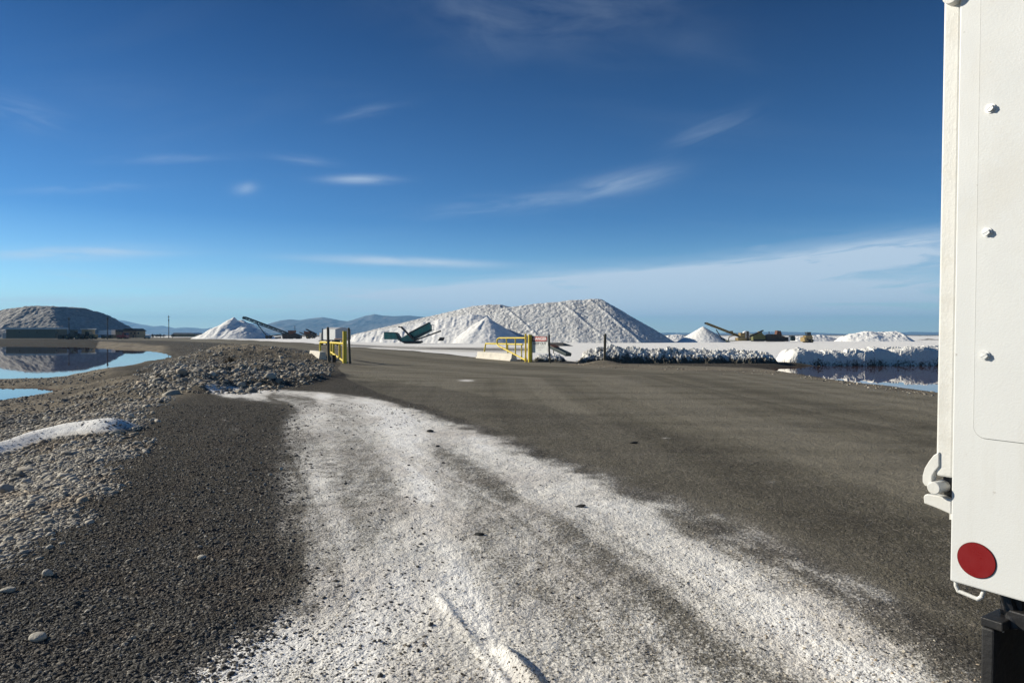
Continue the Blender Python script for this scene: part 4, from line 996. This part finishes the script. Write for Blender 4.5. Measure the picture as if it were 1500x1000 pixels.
e = blocky('rust-brown crusher with tall feed hopper at the foot of the teal stacker', 'crusher', 290, [
    ('body', [(415, 489), (421, 487), (432, 488), (441, 491), (441, 495.6), (415, 495.6)], 3, M_darkmach),
    ('feed_hopper', [(423, 484), (432.5, 484), (431, 489), (425, 489)], 3.2, M_rust), ('engine_box', [(433, 490), (440, 490.5), (440, 493), (433, 493)], 2.4, M_rust),
    ('exhaust', [(431.7, 477), (432.3, 477), (432.3, 484), (431.7, 484)], .2, M_darkmach), ('counter_box', [(404, 493.5), (411, 493), (411, 495.6), (404, 495.6)], 2, M_blacksteel)])
wheels(e, 290, ((418, 494.6), (426, 494.9), (437, 494.9)), .7)
e = blocky('dark excavator-like screen with raised twin booms left of the box trailer', 'mobile_screen', 270, [
    ('body', [(449, 490), (462, 488), (463, 493.5), (450, 494.5)], 2.8, M_darkmach), ('raised_boom', [(448, 482.5), (449.5, 481.8), (464, 488.5), (463, 491)], 1.2, M_darkmach),
    ('tail_boom', [(438.5, 487), (439.5, 486.2), (452, 491), (451, 492.5)], 1.0, M_darkmach), ('engine_box', [(446, 485), (455, 486), (456, 490), (447, 489.5)], 2, M_rust)])
wheels(e, 270, ((452, 493.8), (459, 493.2)), .6)
# right stacker
D = 196
e = empty('stacker_conveyor', P(1060, 500, D), 'ochre stacker conveyor dropping salt on the right-hand cone', 'conveyor')
b = MB(); lattice(b, P(1033.5, 474.2, D), P(1083, 493.5, D), 1.0, .42, 16, .16); b.build('boom_truss', M_ochre, e)
b = MB(); b.beam(P(1033, 472.6, D), P(1084, 492.2, D), .9, .22); b.build('belt', M_olive, e)
b = MB(); b.tube(P(1033, 473.4, D-.5), P(1033, 473.4, D+.5), .26, 14); b.build('head_drum', M_blacksteel, e, smooth=True)
for s_ in (-.7, .7):
    b = MB(); b.beam(P(1049, 482.6, D+s_), P(1058.5, 498, D+s_), .2, .2); b.build('support_leg', M_darkmach, e)
b = MB(); b.box(P(1071, 486.3, D), (.9, .7, .7)); b.build('drive_box', M_ochre, e)
for px in (1057, 1060):
    b = MB(); b.tube(P(px, 498, D-1.0), P(px, 498, D+1.0), .42, 14); b.build('wheel', M_rubber, e, smooth=True)
b = MB(); b.path([P(1067, 498.5, D), P(1068, 493.5, D), P(1074, 491.4, D), P(1080, 491.8, D)], .12, 6); b.build('feed_arch', M_ochre, e)
e = blocky('ochre wash plant with a big pale round drum beside the right stacker', 'wash_plant', 194, [
    ('base', [(1079, 495.5), (1098, 495.5), (1098, 499.2), (1079, 499.2)], 2.6, M_ochre), ('feed_box', [(1083, 490), (1090, 490), (1090, 496), (1083, 496)], 2.0, M_ochre),
    ('side_arm', [(1098, 493.2), (1117.5, 486.6), (1118.2, 487.8), (1098, 495.4)], .7, M_darkmach), ('foot_rail', [(1064, 498.4), (1080, 498.4), (1080, 499.3), (1064, 499.3)], 1.4, M_olive)], vs=1.28)
b = MB(); c = P(1092.8, 489.3, 194); b.tube(c-Vector((.1, .9, 0)), c+Vector((.1, .9, 0)), .92, 20); o = b.build('drum', M_tankw, e, smooth=True); o.scale = (1, 1, 1)
b = MB(); b.beam(P(1095.2, 485, 192.6), P(1095.4, 499, 192.6), .6, .5); b.build('dark_column', M_darkmach, e)
e = blocky('olive and yellow tracked machine right of the wash plant', 'tracked_machine', 198, [
    ('body', [(1101, 491.5), (1114, 490.5), (1119, 494), (1119, 498.6), (1101, 498.6)], 2.4, M_olive), ('cab', [(1111, 488.3), (1115, 488.3), (1115.5, 492), (1111, 492)], 1.4, M_ochre),
    ('track', [(1102, 497.5), (1118, 497.5), (1119, 499), (1117, 500), (1103, 500), (1101.5, 499)], 2.7, M_rubber)], vs=1.28)
e = blocky('dark bulky crawler machine with raised cab beyond the berm', 'crawler', 198, [
    ('body', [(1120, 494), (1126, 491.5), (1136, 492), (1147, 494.5), (1150.5, 496), (1150.5, 499), (1121, 499)], 3, M_darkmach), ('cab', [(1137, 487.5), (1142, 488), (1144, 493), (1136, 493)], 1.8, M_rust),
    ('blade', [(1149, 495.3), (1151.5, 495), (1151.5, 500), (1149, 500)], 3.4, M_darkmach), ('track', [(1124, 497), (1146, 497), (1148, 499), (1146, 500.2), (1125, 500.2), (1122.5, 499)], 3.3, M_rubber),
    ('exhaust', [(1126.2, 488.5), (1126.9, 488.5), (1126.9, 492), (1126.2, 492)], .2, M_darkmach)], vs=1.28)
e = blocky('dark blue-grey bin standing just right of the crawler machine', 'bin', 206, [
    ('bin_body', [(1156.5, 493.5), (1159, 491.8), (1162, 492.2), (1163.5, 494.5), (1163, 499), (1157, 499)], 2, M_tealdark), ('lid', [(1157.5, 491.6), (1162.5, 491.6), (1162.5, 492.4), (1157.5, 492.4)], 2.1, M_blacksteel)])
b = MB(); b.beam(P(1152.6, 500, 204), P(1152.6, 493.2, 204), 1.6, .7); o = b.build('white_tank', M_tankw, None, origin=P(1152.6, 500, 204)); tag(o, 'short white block standing between crawler and dark bin', 'tank')
e = blocky('tan wheel loader alone on the white yard at right', 'wheel_loader', 190, [
    ('body', [(1178, 493.5), (1187, 492.8), (1189, 496.5), (1180, 498.5)], 2.0, M_ochre), ('cab', [(1181, 490), (1186, 490), (1187, 494), (1180.5, 494)], 1.5, M_glassd), ('cab_roof', [(1180.5, 489.3), (1186.5, 489.3), (1186.5, 490.1), (1180.5, 490.1)], 1.7, M_darkmach),
    ('bucket', [(1175, 495.5), (1177.5, 495), (1179, 499.5), (1175.5, 500.2)], 2.8, M_ochre)], vs=1.28)
wheels(e, 190, ((1180.3, 499.0), (1186.5, 499.0)), .55, .45, .9)

# ------------------------------------------------------------------ FAR LEFT SITE
D = 272
e = blocky('long low olive building with pale roof line across the pond', 'long_building', D, [
    ('wall', [(18.5, 482.5), (90, 482.5), (90, 495.5), (18.5, 495.5)], 7, M_siding), ('roof', [(16, 481.3), (18, 479.8), (90, 479.9), (91.5, 481.3), (91, 482.5), (16.5, 482.5)], 8, M_roofw)], 'building')
for px in (28.5, 54, 83):
    b = MB(); b.prism([P(x, y, D-3.55) for x, y in ((px-1.6, 484.5), (px+1.6, 484.5), (px+1.6, 488), (px-1.6, 488))], (0, .06, 0)); f = b.build('window', M_tan, e)
    b = MB(); b.prism([P(x, y, D-3.6) for x, y in ((px-1.2, 484.9), (px+1.2, 484.9), (px+1.2, 487.6), (px-1.2, 487.6))], (0, .06, 0)); p_ = b.build('pane', M_glassd, f); 
for o in list(e.children):
    for c in o.children: pass
# panes are built relative to the origin, so bring them onto the building
def fix_sub(e):
    for o in e.children:
        for c in o.children:
            if c.name.startswith('pane'): c.location = -Vector(e.location)
fix_sub(e)
blocky('small pale shed at the left end of the long olive building', 'shed', 276, [('wall', [(9, 489), (17, 489), (17, 495.6), (9, 495.6)], 4, M_grey_boxshade), ('roof', [(8.3, 488.4), (13, 486.8), (17.6, 488.4), (17.6, 489.1), (8.3, 489.1)], 4.6, M_roofw)], 'shed')
def loader(px, D, s, label, body, name='wheel_loader'):
    def q(x, y): return (px+x*s, 496.5-y*s)
    e = blocky(label, name, D, [('engine_hood', [q(2, 3), q(11, 3), q(11, 6.5), q(3, 7.5)], 2.2, body), ('cab', [q(-3, 4), q(3, 4), q(3, 11), q(-2.5, 11)], 2.0, M_glassd),
        ('cab_roof', [q(-3.4, 11), q(3.4, 11), q(3.2, 11.8), q(-3.2, 11.8)], 2.3, body), ('front_frame', [q(-8, 2.5), q(-2, 3), q(-2, 5.5), q(-7, 5)], 1.8, body),
        ('lift_arm', [q(-3, 6.5), q(-2, 7.6), q(-12, 4), q(-12.5, 2.6)], 1.6, body), ('bucket', [q(-16, 5), q(-12.2, 5.2), q(-11.5, .6), q(-16.5, .2)], 3.4, M_darkmach)])
    wheels(e, D, (q(-5.5, 2.9), q(7, 2.9)), 2.9*s/1000*D, .8, 1.2)
loader(108, 262, 1.15, 'dark wheel loader parked right of the long olive building', M_darkmach)
loader(130, 266, 1.0, 'ochre wheel loader facing left in front of the tan shed', M_ochre)
blocky('tan square shed with pale roof beside the dark loader', 'shed', 284, [('wall', [(125, 482.5), (134, 482.5), (134, 495.8), (125, 495.8)], 5, M_tan), ('roof', [(124, 481), (134.8, 481), (134.8, 482.6), (124, 482.6)], 6, M_roofw)], 'shed')
e = blocky('white box trailer on tall legs behind the telegraph pole', 'white_trailer', 286, [('box_body', [(147.5, 484), (166, 483), (166, 490.3), (147.5, 490.3)], 3, M_tankw), ('chassis', [(148, 490.3), (166, 490.3), (166, 491), (148, 491)], 2, M_blacksteel), ('landing_leg', [(150, 491), (151, 491), (151, 495.6), (150, 495.6)], 1.6, M_blacksteel), ('landing_leg', [(163, 491), (164, 491), (164, 495.6), (163, 495.6)], 1.6, M_blacksteel)], 'trailer')
wheels(e, 286, ((155, 493.8), (159, 493.8)), .55, .5, 1.0)
e = blocky('dark long shed with low gable roof behind the red truck', 'shed', 300, [('wall', [(165, 486), (184, 486), (184, 495.3), (165, 495.3)], 8, M_siding), ('roof', [(164, 486.2), (170, 482.6), (179, 482.8), (185, 486.2)], 9, M_roofd)], 'shed')
e = blocky('small red truck parked left of the brown gabled house', 'red_truck', 280, [('body', [(173, 490.5), (181, 490.5), (181, 494.5), (173, 494.5)], 2.2, M_redtruck), ('cab', [(181.2, 487), (186, 487), (187, 491), (187, 494.8), (181.2, 494.8)], 2.2, M_redtruck), ('windscreen', [(184, 487.8), (186.2, 487.8), (186.9, 490.4), (184, 490.4)], 2.25, M_glassd)], 'truck')
wheels(e, 280, ((175.5, 495), (184.5, 495)), .5, .4, .9)
e = blocky('brown house with a dark hipped roof right of the red truck', 'house', 288, [('wall', [(187.5, 484.5), (206.5, 484.5), (206.5, 494.8), (187.5, 494.8)], 7, M_tan), ('roof', [(186, 484.8), (190, 481.3), (202, 481), (207.5, 484.8)], 8.4, M_roofd)], 'house')
for px in (192, 197.5, 202.5):
    b = MB(); b.prism([P(x, y, 288-3.55) for x, y in ((px-.9, 486.5), (px+.9, 486.5), (px+.9, 489.3), (px-.9, 489.3))], (0, .06, 0)); b.build('window', M_glassd, e)
b = MB(); b.prism([P(x, y, 288-3.56) for x, y in ((194.2, 489.8), (195.8, 489.8), (195.8, 494.7), (194.2, 494.7))], (0, .06, 0)); b.build('door', M_roofd, e)
q = P(215.5, 492.6, 292); e = empty('storage_tank', P(215.5, 495.5, 292), 'white rounded tank right of the brown house', 'tank')
b = MB(); b.tube(q-Vector((1.2, 0, 0)), q+Vector((1.2, 0, 0)), .75, 18); b.ball(q-Vector((1.2, 0, 0)), .75, 14, (.6, 1, 1)); b.ball(q+Vector((1.2, 0, 0)), .75, 14, (.6, 1, 1)); b.build('tank_shell', M_tankw, e, smooth=True)
for s_ in (-.8, .8):
    b = MB(); b.box(q+Vector((s_, 0, -.72)), (.3, 1.3, .5)); b.build('saddle', M_blacksteel, e)
e = blocky('low far warehouse with pale roof at the end of the road', 'warehouse', 420, [('wall', [(259, 489), (291, 489), (291, 493.4), (259, 493.4)], 10, M_tan), ('roof', [(258, 489.1), (262, 487), (288, 487.2), (292, 489.1)], 12, M_roofw)], 'building')
for px, y0, y1, D, rad, lab in ((101, 464, 495.6, 270, .16, 'leftmost telegraph pole behind the dark loader'), (157.6, 463.5, 495.6, 262, .2, 'telegraph pole in front of the white trailer'), (247.2, 461.8, 494.8, 330, .2, 'lone slim pole right of the houses at the road end')):
    q = P(px, y1, D); t0 = P(px, y0, D); e = empty('utility_pole', q, lab, 'pole')
    b = MB(); b.tube(q-up*.5, t0, rad, 10, rad*.7); b.build('shaft', M_pole, e, smooth=True)
    b = MB(); c = q.lerp(t0, .93); b.beam(c-Vector((.45, .3, 0)), c+Vector((.45, .3, 0)), .14, .16); b.build('crossarm', M_pole, e)
    b = MB(); c = q.lerp(t0, .78 if px > 200 else .88); b.tube(c-up*.35, c+up*.35, .28, 8); b.build('transformer', M_blacksteel, e)
# far bushes along the horizon
M_bush = mat('far_bush_leaf', (.045, .05, .03), .9, 0, .3, .6)
for k, px in enumerate((224, 230, 235, 240, 253, 296, 303)):
    c = P(px, 495.0, 380); e = empty('tree', c, 'small dark bushy tree on the far horizon beyond the road end', 'tree', 'small trees on the far horizon')
    b = MB(); b.tube(c-up*.3, c+up*1.2, .12, 6); b.build('trunk', M_pole, e)
    b = MB(); rr_ = random.uniform(.7, 1.0)
    for t in range(160):
        v_ = Vector((random.gauss(0, .5), random.gauss(0, .5), random.gauss(0, .38)))*rr_; p_ = c+up*1.35+v_
        n1 = Vector((random.uniform(-1, 1), random.uniform(-1, 1), random.uniform(-1, 1))).normalized()*.2; n2 = n1.orthogonal().normalized()*.13
        b._add([p_-n1, p_+n2, p_+n1, p_-n2], [(0, 1, 2, 3)])
    b.build('crown', M_bush, e)

# ------------------------------------------------------------------ DUMP TRUCK at the right
ROT = Matrix.Rotation(R(1.0), 4, 'Y') @ Matrix.Rotation(math.atan2(-.839, .545), 4, 'Z')
tr = empty('dump_truck', (1.134, 1.8, 0), 'white dump truck body filling the right side, round red reflector', 'truck')
tr.rotation_euler = ROT.to_euler(); tr['_local'] = 1
def S(px, py):        # photo point on the side panel -> along the truck, height
    for _ in range(1): pass
    z = 1.3; q = px
    for _ in range(6):
        r = (px-.0)/1000-.75; sft = .01745*z
        s = (1.8*r-1.134-sft)/(.545+.839*r); d = 1.8-.839*s; z = EYE-(py-490)/1000*d
    return s, z
def L3(s, n, z): return Vector((s, n, z))
BL, BW, ZB, ZT = 4.4, 2.42, 1.152, 3.05
b = MB()
b.box((BL/2, BW/2, (ZB+ZT)/2), (BL, BW, ZT-ZB)); b.build('dump_body', M_white, tr, bevel=.004)
def rrect(s0, s1, z0, z1, r, n, seg=8):
    out = []
    for cx, cz, a0 in ((s1-r, z1-r, 0), (s0+r, z1-r, 90), (s0+r, z0+r, 180), (s1-r, z0+r, 270)):
        for k in range(seg+1):
            a = R(a0+90*k/seg); out.append(L3(cx+math.cos(a)*r, n, cz+math.sin(a)*r))
    return out
sa, za = S(1428, 560); sb, zb2 = S(1464, 643.5)
b = MB(); b.prism(rrect(sa-.0012, 1.2, zb2-.0012, 2.95, .0292, -.0008), (0, .0014, 0)); b.build('panel_gasket', M_blacksteel, tr)
b = MB(); b.prism(rrect(sa, 1.199, zb2, 2.949, .028, -.0026), (0, .0032, 0)); pnl = b.build('side_panel', M_white, tr)
for (px, py) in ((1452, 159), (1447, 340), (1444, 520)):
    s_, z_ = S(px, py); b = MB()
    b.tube((s_, -.0058, z_), (s_, -.0026, z_), .0118, 20); b.tube((s_, -.0125, z_), (s_, -.0058, z_), .0092, 6)
    b.frame(Vector((s_, -.0128, z_)), Vector((1, 0, .6)).normalized(), Vector((0, 1, 0)), Vector((-.6, 0, 1)).normalized(), .015, .001, .0016)
    b.build('bolt', M_zinc, tr)
s_, z_ = S(1430.5, 819.5); b = MB(); b.tube((s_, -.003, z_), (s_, -.0005, z_), .0435, 48); b.build('reflector', M_red, tr)
b = MB(); b.tube((s_, -.0018, z_), (s_, -.0003, z_), .0448, 48); b.build('reflector_rim', mat('dark_red_rim', (.08, .01, .01), .5), tr)
# tailgate with its round-cornered edge
b = MB(); b.frame(L3(-.0225, BW/2+.004, 2.10), Vector((1, 0, 0)), Vector((0, 1, 0)), up, .043, BW-.01, 1.36); b.build('tailgate', M_whiteedge, tr, bevel=.006)
b = MB(); b.frame(L3(.0, BW/2, 1.5), Vector((1, 0, 0)), Vector((0, 1, 0)), up, .03, BW*.9, .3); 
def ps(pts, n): return [L3(S(x, y)[0], n, S(x, y)[1]) for x, y in pts]
hook = [(1374, 662), (1366, 667), (1359, 676), (1353, 686), (1350, 697), (1350, 706), (1353, 711), (1358, 713), (1363, 716), (1366, 710), (1363, 704), (1364, 697), (1368, 690), (1374, 683)]
b = MB(); b.prism(ps(hook, .004), (0, .026, 0)); b.build('latch_hook', M_whiteedge, tr, bevel=.002)
jaw = [(1352, 728), (1354, 724.5), (1358, 723.5), (1366, 725), (1376, 726.5), (1384, 730), (1392.5, 731), (1392.5, 753), (1372, 744), (1353, 737)]
b = MB(); b.prism(ps(jaw, .002), (0, .03, 0)); b.build('latch_jaw', M_whiteedge, tr, bevel=.002)
s_, z_ = S(1371, 713); b = MB(); b.tube((s_+.004, -.022, z_), (s_+.004, .14, z_), .0165, 28); b.build('latch_pin', M_whiteedge, tr, bevel=.002, smooth=True)
b = MB(); b.prism(ps([(1372, 694), (1395, 690), (1395, 742), (1384, 735), (1374, 728)], .034), (0, .012, 0)); b.build('recess_shade_plate', M_blacksteel, tr)  # black plate painting the dark of the hollow behind the pin
b = MB(); b.frame(L3(-.02, .10, 1.365), Vector((1, 0, 0)), Vector((0, 1, 0)), up, .034, .05, .14); b.build('latch_backing', M_whiteedge, tr)
s_, z_ = S(1399, -4); b = MB(); b.tube((s_-.004, -.018, z_), (s_-.004, .1, z_), .019, 24); b.build('hinge_pin', M_whiteedge, tr, smooth=True)
# grab loop, bracket, flap and running gear below the body
b = MB(); z1 = ZB
b.path([L3(.010, .012, z1+.004), L3(.010, .012, z1-.012), L3(.016, .012, z1-.024), L3(.062, .012, z1-.030), L3(.070, .012, z1-.022), L3(.070, .03, z1-.004)], .0052, 10); b.build('grab_loop', M_whiteedge, tr, smooth=True)
b = MB(); b.box((.115, .10, 1.118), (.05, .07, .07)); b.box((.135, .06, 1.085), (.05, .03, .045)); b.tube((.10, .07, 1.15), (.13, .055, 1.06), .016, 12); b.build('flap_bracket', M_blacksteel, tr, bevel=.004)
b = MB(); b.tube((.105, .045, 1.075), (.105, .075, 1.075), .009, 12).tube((.10, .05, 1.045), (.10, .05, 1.068), .007, 10); b.build('bracket_bolt', M_zinc, tr)
b = MB(); b.box((.090, .33, .70), (.030, .66, .72)); b.build('mud_flap', M_rubber, tr, bevel=.005)
b = MB(); b.box((.098, .33, 1.073), (.05, .66, .022)); b.build('flap_holder', M_blacksteel, tr, bevel=.003)
b = MB()
for n_ in (.78, 1.64): b.box((BL/2+.2, n_, .98), (BL, .09, .26))
b.box((.35, BW/2, .98), (.1, .86, .2)); b.box((1.2, BW/2, .6), (.2, 1.5, .2)); b.box((2.55, BW/2, .6), (.2, 1.5, .2)); b.build('chassis', M_blacksteel, tr)
for sx in (1.0, 2.3):
    for n0 in (.30, BW-.30):
        b = MB(); b.tube((sx, n0-.26, .51), (sx, n0+.26, .51), .51, 36); o = b.build('wheel', M_rubber, tr, bevel=.03, smooth=True); 
        b = MB(); n1 = n0-.265 if n0 < 1 else n0+.265; b.tube((sx, n1, .51), (sx, n1+(.02 if n0 < 1 else -.02), .51), .28, 28); b.tube((sx, n1-(.05 if n0 < 1 else -.05), .51), (sx, n1, .51), .1, 16); h = b.build('rim', M_zinc, tr); h.parent = o
del tr['_local']

# ------------------------------------------------------------------ HAZE
hz = MB(); hz.box((0, 0, 165), (26000, 26000, 350)); ho = hz.build('haze', mat('haze_air', (1, 1, 1)), None)
mh = bpy.data.materials.new('haze_air_volume'); mh.use_nodes = True; t = NT(mh.node_tree); t.n.clear()
pv = t.node('ShaderNodeVolumePrincipled'); pv.inputs['Color'].default_value = (.28, .60, 1, 1); pv.inputs['Density'].default_value = 1.05e-4; pv.inputs['Anisotropy'].default_value = .1
om = t.node('ShaderNodeOutputMaterial'); t.l.new(pv.outputs[0], om.inputs['Volume'])
ho.data.materials.clear(); ho.data.materials.append(mh); tag(ho, kind='stuff')
